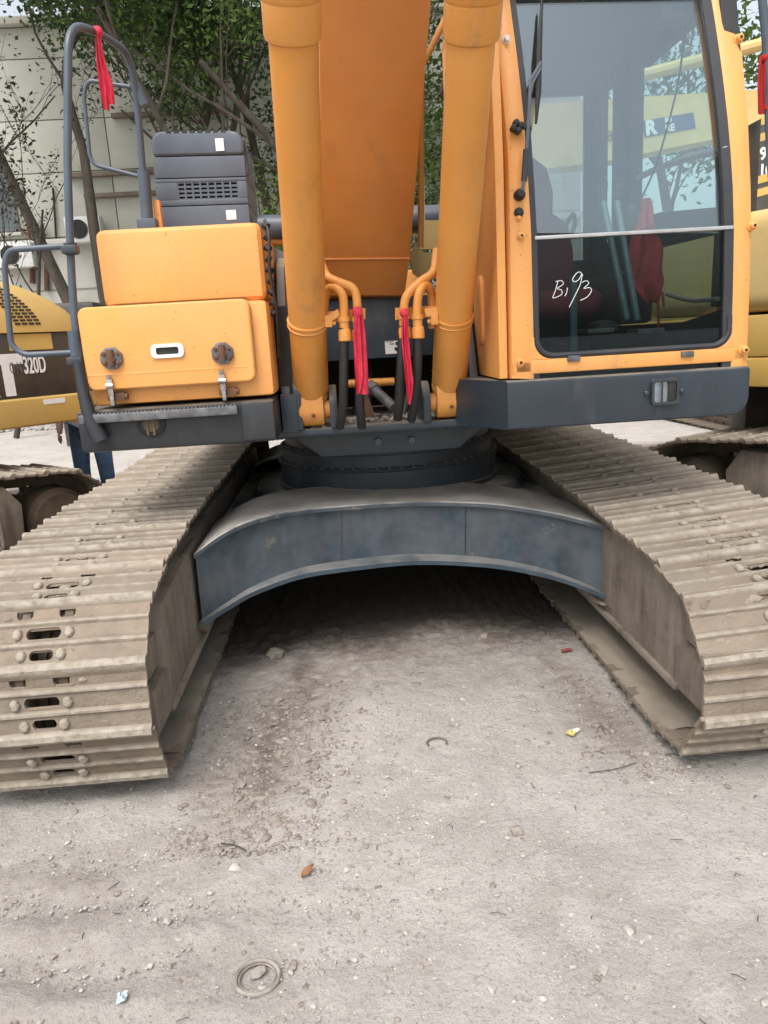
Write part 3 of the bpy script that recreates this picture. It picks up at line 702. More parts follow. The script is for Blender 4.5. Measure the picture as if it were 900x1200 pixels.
# ------------------------------------------------------------------ toolbox, tank, step
YB = -1.60
tb_ = MB(); tb_.box((-1.262, YB+.035, 1.345), (-.503, -1.02, 1.735), .022); sb = tb_.build('storage_box', M['orange'], EX)
a, c = at(97, 362, 1, YB), at(300, 451, 1, YB)
zl0, zl1 = 1.410, 1.742
ld_ = MB(); ld_.prism(rrect(-1.258, zl0, -.570, zl1, .035, 5), 'y', YB-.012, YB+.05, .014, seg=3)
ld_.prism(rrect(-1.258, zl0, -.570, zl1, .03, 5), 'y', YB+.02, -1.1, .004)
lid = ld_.build('box_lid', M['orange'], EX)
st = MB(); st.box((-1.25, YB-.0135, 1.468), (-.60, YB-.005, 1.476), .003); st.build('lid_crease', M['orange'], lid)
for px, py in ((131, 420), (261, 414)):
    p = at(px, py, 1, YB-.015); k = MB(); r = .047
    pts = [(p.x+r*math.cos(PI/8+PI/4*i), p.z+r*math.sin(PI/8+PI/4*i)) for i in range(8)]
    k.prism(pts, 'y', YB-.028, YB-.011, .004)
    h = k.build('lid_hinge', M['grey_steel'], lid)
    k = MB(); k.cyl((p.x, YB-.034, p.z-.03), (p.x, YB-.034, p.z+.034), .014, 10); k.box((p.x-.018, YB-.04, p.z-.012), (p.x+.018, YB-.02, p.z+.004), .003)
    for sx in (-1, 1):
        for sz in (-1, 1): k.lathe([(.009, 0), (.009, .008), (.003, .011)], Matrix.Translation((p.x+sx*.027, YB-.027, p.z+sz*.018)) @ Matrix.Rotation(PI/2, 4, 'X'), 6)
    k.build('hinge_pin', M['rust'], h)
p = at(196.5, 411, 1, YB-.012)
k = MB(); hw, hh = .066, .028
def ring_plate(o_, i_, y0, y1, mb):
    n = len(o_)
    mb.loft([[V(x, y0, z) for x, z in o_], [V(x, y0-.0, z) for x, z in i_], [V(x, y1, z) for x, z in i_], [V(x, y1, z) for x, z in o_]], caps=False, closed=True)
ring_plate(rrect(p.x-hw, p.z-hh, p.x+hw, p.z+hh, .02, 4), rrect(p.x-.046, p.z-.014, p.x+.046, p.z+.014, .008, 4), YB-.022, YB-.008, k)
hd = k.build('recessed_handle', M['white'], lid)
k = MB(); k.prism([(p.x-.05, p.z-.017), (p.x+.05, p.z-.017), (p.x+.05, p.z+.017), (p.x-.05, p.z+.017)], 'y', YB-.0125, YB-.010); k.build('handle_recess', M['black'], lid)
for px, py in ((131, 458), (262, 452)):
    p = at(px, py, 1, YB-.01); k = MB()
    k.box((p.x-.011, YB-.028, p.z-.02), (p.x+.011, YB-.008, p.z+.05), .004); k.box((p.x-.008, YB-.024, p.z-.06), (p.x+.008, YB+.0, p.z-.012), .003)
    k.cyl((p.x, YB-.03, p.z+.05), (p.x, YB-.03, p.z+.066), .010, 8); k.cyl((p.x-.014, YB-.03, p.z+.02), (p.x+.014, YB-.03, p.z+.02), .012, 10)
    cl = k.build('toggle_clasp', M['chrome'], sb)
    k = MB(); k.cyl((p.x+.01, YB+.0, p.z-.024), (p.x+.06, YB+.0, p.z-.026), .013, 8); k.box((p.x-.022, YB-.012, p.z-.04), (p.x+.05, YB+.036, p.z-.010), .003); k.build('clasp_bracket', M['rust'], sb)
tk = MB(); tk.box((-1.195, -1.45, 1.74), (-.508, -.66, 2.058), .042, seg=3); tank = tk.build('fuel_tank', M['orange'], EX)
k = MB(); k.box((-1.15, -1.461, 1.737), (-.60, -1.44, 1.749), .003); k.build('tank_seal', M['black'], tank)
k = MB()
for i in range(9):
    z = 2.05-i*.045; k.cyl((-.497, -1.40-.01*(i % 2), z), (-.482, -1.41, z-.012), .016, 8)
k.tube(smooth_pts([V(-.495, -1.38, 2.07), V(-.478, -1.44, 2.0), V(-.488, -1.44, 1.85), V(-.475, -1.42, 1.7), V(-.485, -1.4, 1.5)]), .007, 6)
k.build('cable_run', M['black'], EX)
k = MB(); k.box((-.50, -1.30, 1.16), (-.40, -.75, 1.72), .01); k.build('bay_gap_shade', M['black'], EX)  # solid box coloured black to stand for the shadow in this gap
# dark step under the box
k = MB(); k.box((-1.325, YB-.005, 1.155), (-.505, -1.05, 1.330), .022); step = k.build('side_step', M['step'], EX)
k = MB(); k.box((-1.30, YB-.055, 1.282), (-.655, YB+.01, 1.318), .006); tr = k.build('tread_plate', M['grey_steel'], step)
k = MB()
for i in range(40):
    x = -1.285+i*.0158; k.box((x, YB-.05, 1.317), (x+.008, YB-.005, 1.3225))
tag(k.build('tread_ribs', M['grey_steel'], tr), kind='stuff')
k = MB(); k.box((-.648, YB-.018, 1.165), (-.508, YB+.02, 1.326), .012); k.build('step_end', M['step'], step)
p = at(177, 497, 1, YB-.01)
k = MB(); k.lathe([(.052, -.004), (.052, .012), (.044, .016), (.04, .012), (.02, .010)], Matrix.Translation((p.x, YB-.002, p.z)) @ Matrix.Rotation(PI/2, 4, 'X') @ Matrix.Scale(1.12, 4, V(1, 0, 0)), 24); lm = k.build('work_lamp', M['black'], step)
k = MB(); k.lathe([(.036, .010), (.03, .017), (.004, .020)], Matrix.Translation((p.x, YB-.002, p.z)) @ Matrix.Rotation(PI/2, 4, 'X'), 20); k.box((p.x-.017, YB-.026, p.z-.045), (p.x-.009, YB-.012, p.z+.045)); k.box((p.x+.009, YB-.026, p.z-.045), (p.x+.017, YB-.012, p.z+.045)); k.build('lamp_guard', M['chain'], step)
k = MB(); k.box((-.50, -1.36, 1.158), (-.425, -1.1, 1.33), .008); k.build('deck_side', M['slate'], EX)

# handrails
def rail(pts, r, name, parent, m='slate_light', rad=.12, n=12):
    k = MB(); k.tube(fillet([at(*q) if len(q) == 4 else Vector(q) for q in pts], rad, 7), r, n); return k.build(name, M[m], parent)
R1 = rail([(107, 496, 1, -1.615), (91, 415, 1, -1.60), (84, 330, 1, -1.58), (79, 200, 1, -1.57), (80, 28, 1, -1.53), (112, 36, 1, -1.32), (152, 62, 1, -1.05), (161, 120, 1, -1.0), (172, 262, 1, -1.0)], .0158, 'handrail', EX)
rail([(166, 104, 1, -1.0), (103, 94, 1, -.98), (98, 110, 1, -.98), (106, 192, 1, -.98), (168, 208, 1, -1.0)], .0095, 'inner_rail', R1, rad=.05)
rail([(86, 288, 1, -1.60), (10, 293, 1, -1.60), (5, 310, 1, -1.60), (13, 405, 1, -1.60), (28, 416, 1, -1.60), (88, 413, 1, -1.61)], .0115, 'grab_rail', R1, rad=.07)
for px, py, w_ in ((83, 292, .034), (89, 422, .034)):
    p = at(px, py, 1, -1.595); k = MB(); k.cyl(p+V(0, 0, -.02), p+V(0, 0, .022), .026, 14); k.box(p+V(-.03, -.03, -.018), p+V(.03, .02, .012), .006); k.build('rail_clamp', M['slate'], R1)
p, q = at(86, 388, 1, -1.597), at(89, 418, 1, -1.60); k = MB(); k.tube([p, q], .024, 14); k.build('rail_sleeve', M['slate_light'], R1); k = MB(); k.tube([at(91, 425, 1, -1.61), at(98, 462, 1, -1.625), at(106, 492, 1, -1.635), at(118, 516, 1, -1.63)], .024, 14, radii=[.022, .024, .030, .036]); k.build('rail_foot', M['step'], R1)
p, q = at(168, 200, 1, -1.0), at(173, 262, 1, -1.0); k = MB(); k.cyl(p, q, .028, 14); k.box(q+V(-.045, -.03, -.06), q+V(.045, .04, .02), .008)
k.build('rail_socket', M['slate_light'], R1); k = MB(); k.cyl(at(161, 104, 1, -1.0)+V(-.01, 0, .02), at(163, 116, 1, -1.0)+V(.02, 0, -.03), .024, 10); k.build('rail_gusset', M['slate_light'], R1)
k = MB(); p = at(185, 235, 1, -.95); k.box((p.x-.02, -.97, p.z-.2), (p.x+.01, -.93, p.z+.0), .004); k.build('box_stay', M['orange'], EX)

# air cleaner housing
YH = -.86
k = MB(); A = [at(176, 160, 1, YH), at(284, 158, 1, YH), at(293, 258, 1, YH), at(186, 262, 1, YH)]
def quad(u, v):
    t_ = A[0].lerp(A[1], u); bt = A[3].lerp(A[2], u); return t_.lerp(bt, v)
uvs = rrect(0, 0, 1, 1.25, .10, 5)
gu0, gu1, gv0, gv1 = .24, .90, .53, .73
def band(v0, v1, mb, y0, y1, u0=0, u1=1):
    pts = [quad(u0, v0), quad(u1, v0), quad(u1, v1), quad(u0, v1)]
    mb.prism([(q_.x, q_.z) for q_ in pts], 'y', y0, y1, .006)
out = [quad(u, v-0.0) for u, v in uvs]
# four stepped front bands with a shoulder
def poly_band(pts, y0, y1, bev): k.prism([(q_.x, q_.z) for q_ in pts], 'y', y0, y1, bev, seg=3)
topb = [quad(u, v) for u, v in [(0, .22), (0, .06), (.02, .0), (.05, -.045), (.10, -.06), (.86, -.06), (.94, -.045), (.98, .0), (1, .06), (1, .22)]]
poly_band(topb, YH, YH+.46, .02)
band(.23, .475, k, YH+.004, YH+.46)
band(.485, gv0, k, YH, YH+.46); band(gv1, .80, k, YH, YH+.46); band(gv0-.002, gv1+.002, k, YH+.001, YH+.46, 0, gu0); band(gv0-.002, gv1+.002, k, YH+.001, YH+.46, gu1, 1)
band(.81, 1.2, k, YH-.004, YH+.46)
hs_ = k.build('air_cleaner_housing', M['plastic'], EX)
k = MB(); pts = [quad(gu0-.01, gv0-.01), quad(gu1+.01, gv0-.01), quad(gu1+.01, gv1+.01), quad(gu0-.01, gv1+.01)]
k.prism([(q_.x, q_.z) for q_ in pts], 'y', YH+.05, YH+.06); k.build('grille_back', M['black'], hs_)
k = MB()
for i in range(9): u = gu0+(gu1-gu0)*i/8; p, q = quad(u, gv0), quad(u, gv1); k.plate([V(p.x-.0045, YH+.003, p.z), V(p.x+.0045, YH+.003, p.z), V(q.x+.0045, YH+.003, q.z), V(q.x-.0045, YH+.003, q.z)], -.02)
for i in range(5): v = gv0+(gv1-gv0)*i/4; p, q = quad(gu0, v), quad(gu1, v); k.plate([V(p.x, YH+.005, p.z-.005), V(p.x, YH+.005, p.z+.005), V(q.x, YH+.005, q.z+.005), V(q.x, YH+.005, q.z-.005)], -.018)
k.build('vent_grille', M['plastic'], hs_)
k = MB()
for i in range(8): p = quad(.2+.085*i, -.048); k.box((p.x-.012, YH-.001, p.z-.004), (p.x+.012, YH+.03, p.z+.006))
k.build('top_slots', M['black'], hs_)
for u, v, w_, h_ in ((.745, .11, .02, .028), (.80, .93, .024, .022)):
    p = quad(u, v); k = MB(); k.box((p.x-w_, YH-.0065, p.z-h_), (p.x+w_, YH-.0045, p.z+h_)); k.build('white_sticker', M['white'], hs_)
rail([(280, 166, 1, YH+.05), (286, 163, 1, YH+.05), (294, 203, 1, YH+.05), (287, 206, 1, YH+.05)], .0065, 'grab_handle', hs_, rad=.02)

# engine hood and counterweight behind
k = MB(); k.box((-1.25, .25, 1.16), (.35, 1.7, 1.98), .05); k.box((.40, .35, 1.16), (1.40, 1.7, 1.85), .04); k.build('engine_hood', M['orange'], EX)
k = MB(); pts = [(-1.32, 1.65)]+[(1.36*math.sin(-PI/2+PI*i/16)*.98, 2.25+.42*math.cos(-PI/2+PI*i/16)) for i in range(17)]+[(1.36, 1.65)]
k.prism(pts, 'z', 1.06, 1.95, .05); k.build('counterweight', M['slate'], EX)
k = MB(); k.box((-1.26, -1.1, 1.157), (-.52, .3, 1.60), .02); k.build('side_housing', M['orange'], EX)

# ------------------------------------------------------------------ cab
def yf(z): return -1.70 if z < 1.92 else -1.70+.20*((z-1.92)/.95)**1.7
def rows(tab, pys):
    out = []
    for py in pys:
        for i in range(len(tab)-1):
            (x0, y0), (x1, y1) = tab[i], tab[i+1]
            if min(y0, y1) <= py <= max(y0, y1): px = x0+(x1-x0)*(py-y0)/(y1-y0); break
        else: px = tab[-1][0]
        p = at(px, py, 1, -1.7)
        for _ in range(6): p = at(px, py, 1, yf(p.z))
        out.append(p)
    return out
PYS = [444, 400, 340, 272, 220, 180, 140, 100, 60, 20, -20, -60, -110]
LO = [(598, 444), (596, 300), (594, 190), (588, 120), (582, 60), (578, 0), (576, -110)]
LI = [(627, 444), (627, 400), (624, 272), (620, 200), (614, 120), (607, 60), (599, 0), (586, -110)]
RI = [(856, 444), (857, 400), (860, 300), (860, 240), (855, 160), (846, 80), (834, 0), (812, -110)]
RO = [(879, 434), (884, 300), (885, 240), (881, 140), (874, 60), (863, 0), (843, -110)]
lo, li, ri, ro_ = rows(LO, PYS), rows(LI, PYS), rows(RI, PYS), rows([(879, 444)]+RO, PYS)
cabm = MB()
def pillar(out, inn, s):
    rings = []
    for A, B in zip(out, inn):
        y = (A.y+B.y)/2; z = A.z; zb = B.z
        rings.append([V(A.x, y+.13, z), V(A.x, y+.03, z), V(A.x+s*.010, y+.010, z), V(A.x+s*.03, y, z), V(B.x-s*.018, y, zb), V(B.x-s*.004, y+.006, zb), V(B.x, y+.02, zb), V(B.x, y+.13, zb)])
    cabm.loft(rings)
pillar(lo, li, 1); pillar(ro_, ri, -1)
zs0 = 1.372
cabm.box((lo[0].x+.01, -1.70, zs0), (ro_[0].x-.012, -1.58, 1.432), .012)
cab = cabm.build('cab', M['orange'], EX)
# corner gussets round the window foot
for x, s in ((li[0].x, 1), (ri[0].x, -1)):
    k = MB()
    pts = [(x-s*.02, 1.43), (x-s*.02, 1.52), (x, 1.52)]+[(x+s*.075-s*.075*math.cos(t*PI/12), 1.505-.075*math.sin(t*PI/12)) for t in range(7)]+[(x+s*.09, 1.425)]
    k.prism(pts, 'y', -1.698, -1.60, .003)
    k.build('corner_gusset', M['orange'], cab)
# left side of the cab: one sheet with the window cut out
xs_ = .452
k = MB()
def side_sheet(x, th, win, outer, mb):
    for part in win: mb.prism(part, 'x', x-th/2, x+th/2, .006)
side = [[(-1.69, 1.36), (-.45, 1.36), (-.45, 1.79), (-.9, 1.80), (-1.05, 1.775), (-1.16, 1.80), (-1.27, 1.90), (-1.33, 2.02), (-1.36, 2.14), (-1.40, 2.20), (-1.52, 2.26), (-1.60, 2.50), (-1.58, 2.72), (-1.50, 3.0), (-1.585, 3.0), (-1.655, 2.6), (-1.69, 2.2)],
        [(-.45, 1.785), (-.45, 3.0), (-.54, 3.0), (-.54, 1.86), (-.60, 1.79)], [(-1.50, 2.86), (-.54, 2.86), (-.54, 3.0), (-1.50, 3.0)]]
for part in side: k.prism(part, 'x', xs_-.02, xs_+.015, .006)
sp = k.build('cab_side', M['orange'], cab)
k = MB(); k.prism(rrect(-1.40, 1.50, -1.27, 1.80, .05, 5), 'x', xs_-.034, xs_-.01, .016, seg=3); k.build('side_rib', M['orange'], cab)
k = MB(); k.prism(rrect(-1.06, 1.40, -.75, 1.70, .05, 5), 'x', xs_-.028, xs_-.01, .012, seg=3); k.build('side_rib', M['orange'], cab)
k = MB(); k.tube(smooth_pts([V(xs_-.022, y_, z_) for y_, z_ in [(-1.58, 2.72), (-1.60, 2.5), (-1.52, 2.26), (-1.40, 2.2), (-1.36, 2.14), (-1.33, 2.02), (-1.27, 1.90), (-1.16, 1.80), (-1.05, 1.775), (-.9, 1.80), (-.6, 1.80)]], 4), .016, 8); k.build('side_window_seal', M['trim'], cab)
k = MB(); k.prism([(-1.585, 2.55), (-1.56, 2.86), (-.54, 2.86), (-.54, 1.86), (-.6, 1.80), (-1.05, 1.78), (-1.27, 1.91), (-1.36, 2.15), (-1.52, 2.27)], 'x', xs_+.0, xs_+.006); k.build('side_window', M['glass_side'], cab)
# right side: door with upper and lower window
xd = 1.425
k = MB()
for part in ([(-1.66, 1.36), (-.02, 1.36), (-.02, 1.545), (-1.3, 1.545), (-1.66, 1.59)],                                    # sill
             [(-1.66, 1.60), (-1.56, 1.60), (-1.57, 2.0), (-1.48, 2.85), (-1.49, 3.0), (-1.63, 2.4)],                        # front post
             [(-1.58, 1.90), (-.62, 1.92), (-.62, 2.08), (-1.0, 2.07), (-1.57, 2.0)],                                        # waist
             [(-.64, 1.55), (-.37, 1.55), (-.37, 3.0), (-.64, 3.0)],                                                         # middle post
             [(-.43, 1.55), (-.02, 1.55), (-.02, 2.02), (-.43, 2.02)], [(-.12, 2.0), (-.02, 2.0), (-.02, 3.0), (-.12, 3.0)],
             [(-1.50, 2.80), (-.70, 2.80), (-.70, 3.0), (-1.50, 3.0)], [(-.43, 2.86), (-.1, 2.86), (-.1, 3.0), (-.43, 3.0)]):
    k.prism(part, 'x', xd-.05, xd+.02, .008)
k.build('cab_door', M['inside'], cab)
k = MB(); k.prism([(-1.57, 2.0), (-1.0, 2.07), (-.62, 2.07), (-.62, 2.82), (-1.49, 2.82)], 'x', xd-.01, xd-.004); k.prism([(-1.3, 1.555), (-.62, 1.555), (-.62, 1.93), (-1.57, 1.91), (-1.57, 1.61)], 'x', xd-.01, xd-.004); k.prism([(-.43, 2.0), (-.11, 2.0), (-.11, 2.88), (-.43, 2.88)], 'x', xd-.01, xd-.004); k.build('door_window', M['glass_side'], cab)
k = MB(); k.tube(smooth_pts([at(748, 208, 0, 1.37), at(775, 196, 0, 1.365), at(815, 183, 0, 1.36), at(850, 176, 0, 1.36)]), .016, 8); k.build('door_grab_bar', M['alu'], cab)
k = MB(); k.tube(smooth_pts([at(782, 345, 0, 1.37), at(810, 352, 0, 1.365), at(842, 350, 0, 1.365)]), .010, 8); k.build('lower_grab_bar', M['alu'], cab)
# rear wall, roof, floor
k = MB()
for part in ([(.56, 1.36), (1.40, 1.36), (1.40, 1.95), (.56, 1.95)], [(1.33, 1.9), (1.40, 1.9), (1.40, 3.0), (1.33, 3.0)], [(.56, 1.9), (.60, 1.9), (.60, 3.0), (.56, 3.0)], [(.56, 2.88), (1.40, 2.88), (1.40, 3.0), (.56, 3.0)]):
    k.prism(part, 'y', -.045, -.005, .004)
k.build('rear_wall', M['inside'], cab)
k = MB(); k.box((.595, -.03, 1.945), (1.335, -.024, 2.885)); k.build('rear_window', M['glass_rear'], cab)
k = MB(); k.prism([(.452, -.45), (.56, -.03), (.59, -.05), (.482, -.46)], 'z', 1.36, 2.95); k.build('rear_corner', M['inside'], cab)
k = MB(); k.prism([(.43, -1.56), (1.42, -1.56), (1.42, 0), (.56, 0), (.43, -.45)], 'z', 2.95, 3.06, .04); k.build('cab_roof', M['orange'], cab)
k = MB(); k.box((.47, -1.56, 2.90), (1.38, -.05, 2.945), .01); k.build('roof_lining', M['inside'], cab)
k = MB(); k.box((.46, -1.60, 1.362), (1.38, -.05, 1.40), .004); k.build('cab_floor', M['inside'], cab)
# windscreen
def pane(r0, r1, name, m, off):
    k_ = MB(); rings = []
    for i in range(r0, r1): A, B = li[i], ri[i]; y = (A.y+B.y)/2+off; rings.append([V(A.x-.004, y, A.z), V(B.x+.004, y, B.z), V(B.x+.004, y+.006, B.z), V(A.x-.004, y+.006, A.z)])
    k_.loft(rings); return k_.build(name, M[m], cab, smooth=60)
pane(0, 4, 'lower_windscreen', 'glass_low', .022); pane(3, 13, 'upper_windscreen', 'glass', .030)
k = MB(); A, B = rows([(627, 273)], [273])[0], rows([(860, 271)], [271])[0]
k.box((A.x, -1.698, (A.z+B.z)/2-.008), (B.x, -1.66, (A.z+B.z)/2+.006), .003); k.build('window_bar', M['alu'], cab)
# rubber seal round the opening
k = MB()
for col, s in ((li, 1), (ri, -1)):
    rings = []
    for A in col[:]:
        w0 = .020 if s > 0 else .034
        rings.append([V(A.x-s*.003, A.y+.006, A.z), V(A.x+s*w0, A.y+.008, A.z), V(A.x+s*w0, A.y+.03, A.z), V(A.x-s*.003, A.y+.03, A.z)])
    k.loft(rings)
pts = [V(li[0].x+.012, -1.69, 1.56)]+[V(li[0].x+.085-.073*math.cos(t*PI/16), -1.69, 1.51-.068*math.sin(t*PI/16)) for t in range(9)]
pts += [V(ri[0].x-.085+.073*math.sin(t*PI/16), -1.69, 1.51-.068*math.cos(t*PI/16)) for t in range(9)]+[V(ri[0].x-.012, -1.69, 1.56)]
k.tube(pts, .012, 8); k.build('window_seal', M['trim'], cab)
for px in (672, 805):
    p = at(px, 415 if px > 700 else 420, 1, -1.70); k = MB(); k.box((p.x-.026, -1.712, p.z-.012), (p.x+.026, -1.69, p.z+.012), .004); k.build('pane_clip', M['grey_steel'], cab)
# bolts and fittings on the posts
def stud(px, py, r, m, off=0, ln=.022, hole=True):
    p = at(px, py, 1, -1.7)
    for _ in range(6): p = at(px, py, 1, yf(p.z))
    Mx = Matrix.Translation(p) @ Matrix.Rotation(PI/2, 4, 'X'); k_ = MB(); k_.lathe([(r*1.5, -.004), (r*1.45, .004), (r, .006), (r, ln), (r*.75, ln+.003)], Mx, 14)
    o = k_.build('post_stud', M[m], cab)
    if hole: k_ = MB(); k_.lathe([(r*.5, ln+.002), (r*.45, ln+.0045)], Mx, 10); k_.build('stud_hole', M['black'], cab)
for px, py, r, m, h in ((593, 47, .011, 'white', False), (609, 425, .014, 'orange', True), (871, 410, .014, 'orange', True), (881, 265, .013, 'orange', True), (865, 46, .013, 'orange', True), (610, 277, .012, 'orange', True), (608, 249, .013, 'black', False), (607, 256, .008, 'orange', False)):
    stud(px, py, r, m, hole=h)
p = zplane(604, 151, yf); k = MB()
for i in range(4): a_ = i*PI/2+.3; k.lathe([(.012, 0), (.012, .03), (.006, .034)], Matrix.Translation(p+V(.015*math.cos(a_), -.01, .015*math.sin(a_))) @ Matrix.Rotation(PI/2, 4, 'X'), 8)
k.cyl(p+V(0, -.02, 0), p+V(.055, -.03, -.006), .008, 8); k.build('wiper_knob', M['black'], cab)
# wiper: blade, arm, motor boot
def wp(px, py, dy): q = zplane(px, py, yf); return q+V(0, dy, 0)
k = MB(); k.tube([wp(634, 2, -.012), wp(631, 60, -.012), wp(630, 110, -.012), wp(627, 146, -.012)], .0075, 6, radii=[.004, .009, .009, .004], flat=1.3); k.build('wiper_blade', M['black'], cab)
k = MB(); k.tube([wp(609, 232, -.03), wp(613, 205, -.035), wp(617, 130, -.04), wp(619, 98, -.035), wp(632, 76, -.022)], .007, 8); k.tube([wp(618, 118, -.038), wp(622, 100, -.03), wp(632, 82, -.022)], .005, 6); k.build('wiper_arm', M['plastic'], cab)
k = MB(); p, q = wp(612, 214, -.03), wp(614, 178, -.036); k.tube([p, q], .012, 8); k.build('arm_shield', M['slate'], cab)
p = zplane(608, 229, yf); k = MB(); k.lathe([(.022, 0), (.022, .02), (.016, .034), (.012, .045)], Matrix.Translation(p) @ Matrix.Rotation(PI/2, 4, 'X'), 14); k.build('wiper_pivot', M['black'], cab)
# seat, consoles, levers
def blob(rings, name, m, parent):
    k_ = MB(); k_.loft(rings); o = k_.build(name, M[m], parent, smooth=80); return o
def rr3(cx, y, z0, hw, hd, r=.05): return [V(cx+px_, y+py_, z0) for px_, py_ in rrect(-hw, -hd, hw, hd, min(r, hd*.8, hw*.8), 4)]
sx_, sy_ = .86, -.72
k = MB(); k.box((sx_-.16, sy_-.2, 1.40), (sx_+.16, sy_+.2, 1.60), .03); k.build('seat_base', M['inside'], cab)
blob([rr3(sx_, sy_-.05, z_, hw_, hd_) for z_, hw_, hd_ in ((1.60, .20, .22), (1.63, .245, .255), (1.70, .25, .26), (1.735, .22, .23))], 'seat_cushion', 'maroon', cab)
blob([rr3(sx_, sy_+.20+.10*(z_-1.7), z_, hw_, hd_, .06) for z_, hw_, hd_ in ((1.66, .18, .05), (1.72, .235, .075), (1.95, .25, .075), (2.10, .225, .07), (2.16, .15, .05))], 'seat_back', 'maroon', cab)
blob([rr3(sx_-.02, sy_+.25+.08*(z_-2.1), z_, hw_, hd_, .06) for z_, hw_, hd_ in ((2.08, .12, .04), (2.14, .165, .065), (2.28, .17, .07), (2.40, .14, .065), (2.46, .07, .03))], 'headrest', 'maroon', cab)
for s in (-1, 1):
    k = MB(); x_ = sx_+s*.36; k.box((x_-.085, -1.15, 1.55), (x_+.085, -.45, 1.80 if s > 0 else 1.74), .03); cn = k.build('armrest_console', M['inside'], cab)
    k = MB(); p = V(x_, -1.06, 1.79); k.tube(smooth_pts([p, p+V(.005, -.01, .10), p+V(-s*.01, -.03, .17), p+V(-s*.02, -.05, .25)]), .02, 12, radii=None); k.lathe([(.03, 0), (.038, .03), (.034, .09), (.02, .11)], Matrix.Translation(p+V(-s*.02, -.05, .20)), 14); k.build('joystick', M['black'], cab)
for a_, b_ in (((735, 375), (706, 232)), ((747, 376), (722, 232))):
    p, q = at(*a_, 1, -1.42), at(*b_, 1, -1.25); k = MB(); k.tube([p, p.lerp(q, .5), q], .0145, 10); lv = k.build('travel_lever', M['teal'], cab)
    k = MB(); k.tube([q-V(0, 0, .02), q+V(0, -.01, .06)], .019, 10, radii=[.017, .021]); k.build('lever_grip', M['black'], cab)
for px in (700, 758):
    p = at(px, 385, 1, -1.45); k = MB(); k.box((p.x-.06, -1.5, p.z-.02), (p.x+.06, -1.36, p.z), .006, M=None); k.build('foot_pedal', M['grey_steel'], cab)
p = at(708, 383, 1, -1.4); k = MB(); k.lathe([(.03, 0), (.07, .01), (.06, .05), (.02, .06)], Matrix.Translation((p.x, -1.38, p.z-.03)), 16); k.build('lever_boot', M['black'], cab)
k = MB(); p = at(672, 340, 1, -1.2); k.cyl((p.x, -1.2, 1.40), (p.x, -1.2, p.z+.06), .018, 10); k.build('console_post', M['teal'], cab)
p = zplane(806, 4, yf); k = MB(); k.box((p.x-.075, p.y+.10, p.z-.03), (p.x+.075, p.y+.16, p.z+.12), .025, seg=3); k.tube([p+V(0, .13, .1), V(p.x, p.y+.16, 2.95)], .012, 8); k.build('inside_mirror', M['black'], cab)
k = MB(); k.tube(smooth_pts([at(805, 20, 1, -1.30), at(800, 60, 1, -1.28), at(792, 110, 1, -1.25), at(770, 190, 1, -1.2), at(748, 240, 1, -1.15)]), .0045, 6); k.build('inside_cable', M['black'], cab)
k = MB(); k.tube(smooth_pts([at(672, 250, 1, -1.1), at(664, 262, 1, -1.1), at(660, 275, 1, -1.1)])+smooth_pts([at(668, 276, 1, -1.1), at(674, 262, 1, -1.1), at(672, 250, 1, -1.1)]), .010, 8); k.build('belt_loop', M['inside'], cab)
# chalk writing B193 on the lower pane
CH = mat('white_chalk', (.82, .84, .84), rough=.9)
def stroke(pts, name='chalk_mark'):
    P_ = [at(x_, y_, 1, -1.679) for x_, y_ in pts]; k_ = MB(); k_.tube(smooth_pts(P_, 4), 0.0017, 5); return k_.build(name, CH, cab)
stroke([(654, 329), (651, 340), (647.5, 349)]); stroke([(651, 330), (658, 329), (660, 333), (653, 338), (658, 340), (658, 345), (650, 349), (647.5, 348.5)])
stroke([(665, 337), (664, 343), (662, 347)])
stroke([(683, 323), (680, 319), (676, 320), (671, 327), (673, 330), (678, 328), (682, 321), (680, 333), (674, 346), (667, 360)])
stroke([(682, 331), (687, 329), (690, 332), (684, 338), (691, 337), (693, 341), (688, 348), (680, 352)])

# cab plinth
k = MB()
pz = [(.466, -1.72), (1.44, -1.72), (1.478, -1.69), (1.482, -.2), (.30, -.2), (.30, -1.38), (.44, -1.69)]
tbm = bmesh.new(); k.prism([(.30, 1.150)]+[(1.482-.075+.075*math.sin(t*PI/16), 1.150+.075-.075*math.cos(t*PI/16)) for t in range(9)]+[(1.482, 1.34), (1.47, 1.352), (.30, 1.352)], 'y', -1.72, -.2, .014, seg=3); bmesh.ops.bisect_plane(k.bm, geom=k.bm.verts[:]+k.bm.edges[:]+k.bm.faces[:], plane_co=(.455, -1.715, 1.2), plane_no=(-.895, -.39, 0), clear_outer=True); bmesh.ops.holes_fill(k.bm, edges=[e for e in k.bm.edges if e.is_boundary]); pl = k.build('cab_plinth', M['slate'], EX)
k = MB(); k.box((.47, -1.66, 1.345), (1.44, -.2, 1.375), .004); k.build('plinth_gap', M['black'], EX)
p = at(778, 459, 1, -1.72); hw, hh = .058, .052
k = MB(); ring_plate(rrect(p.x-hw, p.z-hh, p.x+hw, p.z+hh, .014, 4), rrect(p.x-hw+.011, p.z-hh+.011, p.x+hw-.011, p.z+hh-.011, .01, 4), -1.738, -1.715, k)
for s in (-1, 1): k.lathe([(.010, 0), (.010, .010), (.004, .013)], Matrix.Translation((p.x+s*.075, -1.72, p.z-.002)) @ Matrix.Rotation(PI/2, 4, 'X'), 10)
hl = k.build('head_lamp', M['slate'], pl)
k = MB(); k.prism(rrect(p.x-.047, p.z-.041, p.x+.047, p.z+.041, .01, 4), 'y', -1.7235, -1.7215); k.build('lamp_reflector', M['chrome'], pl)
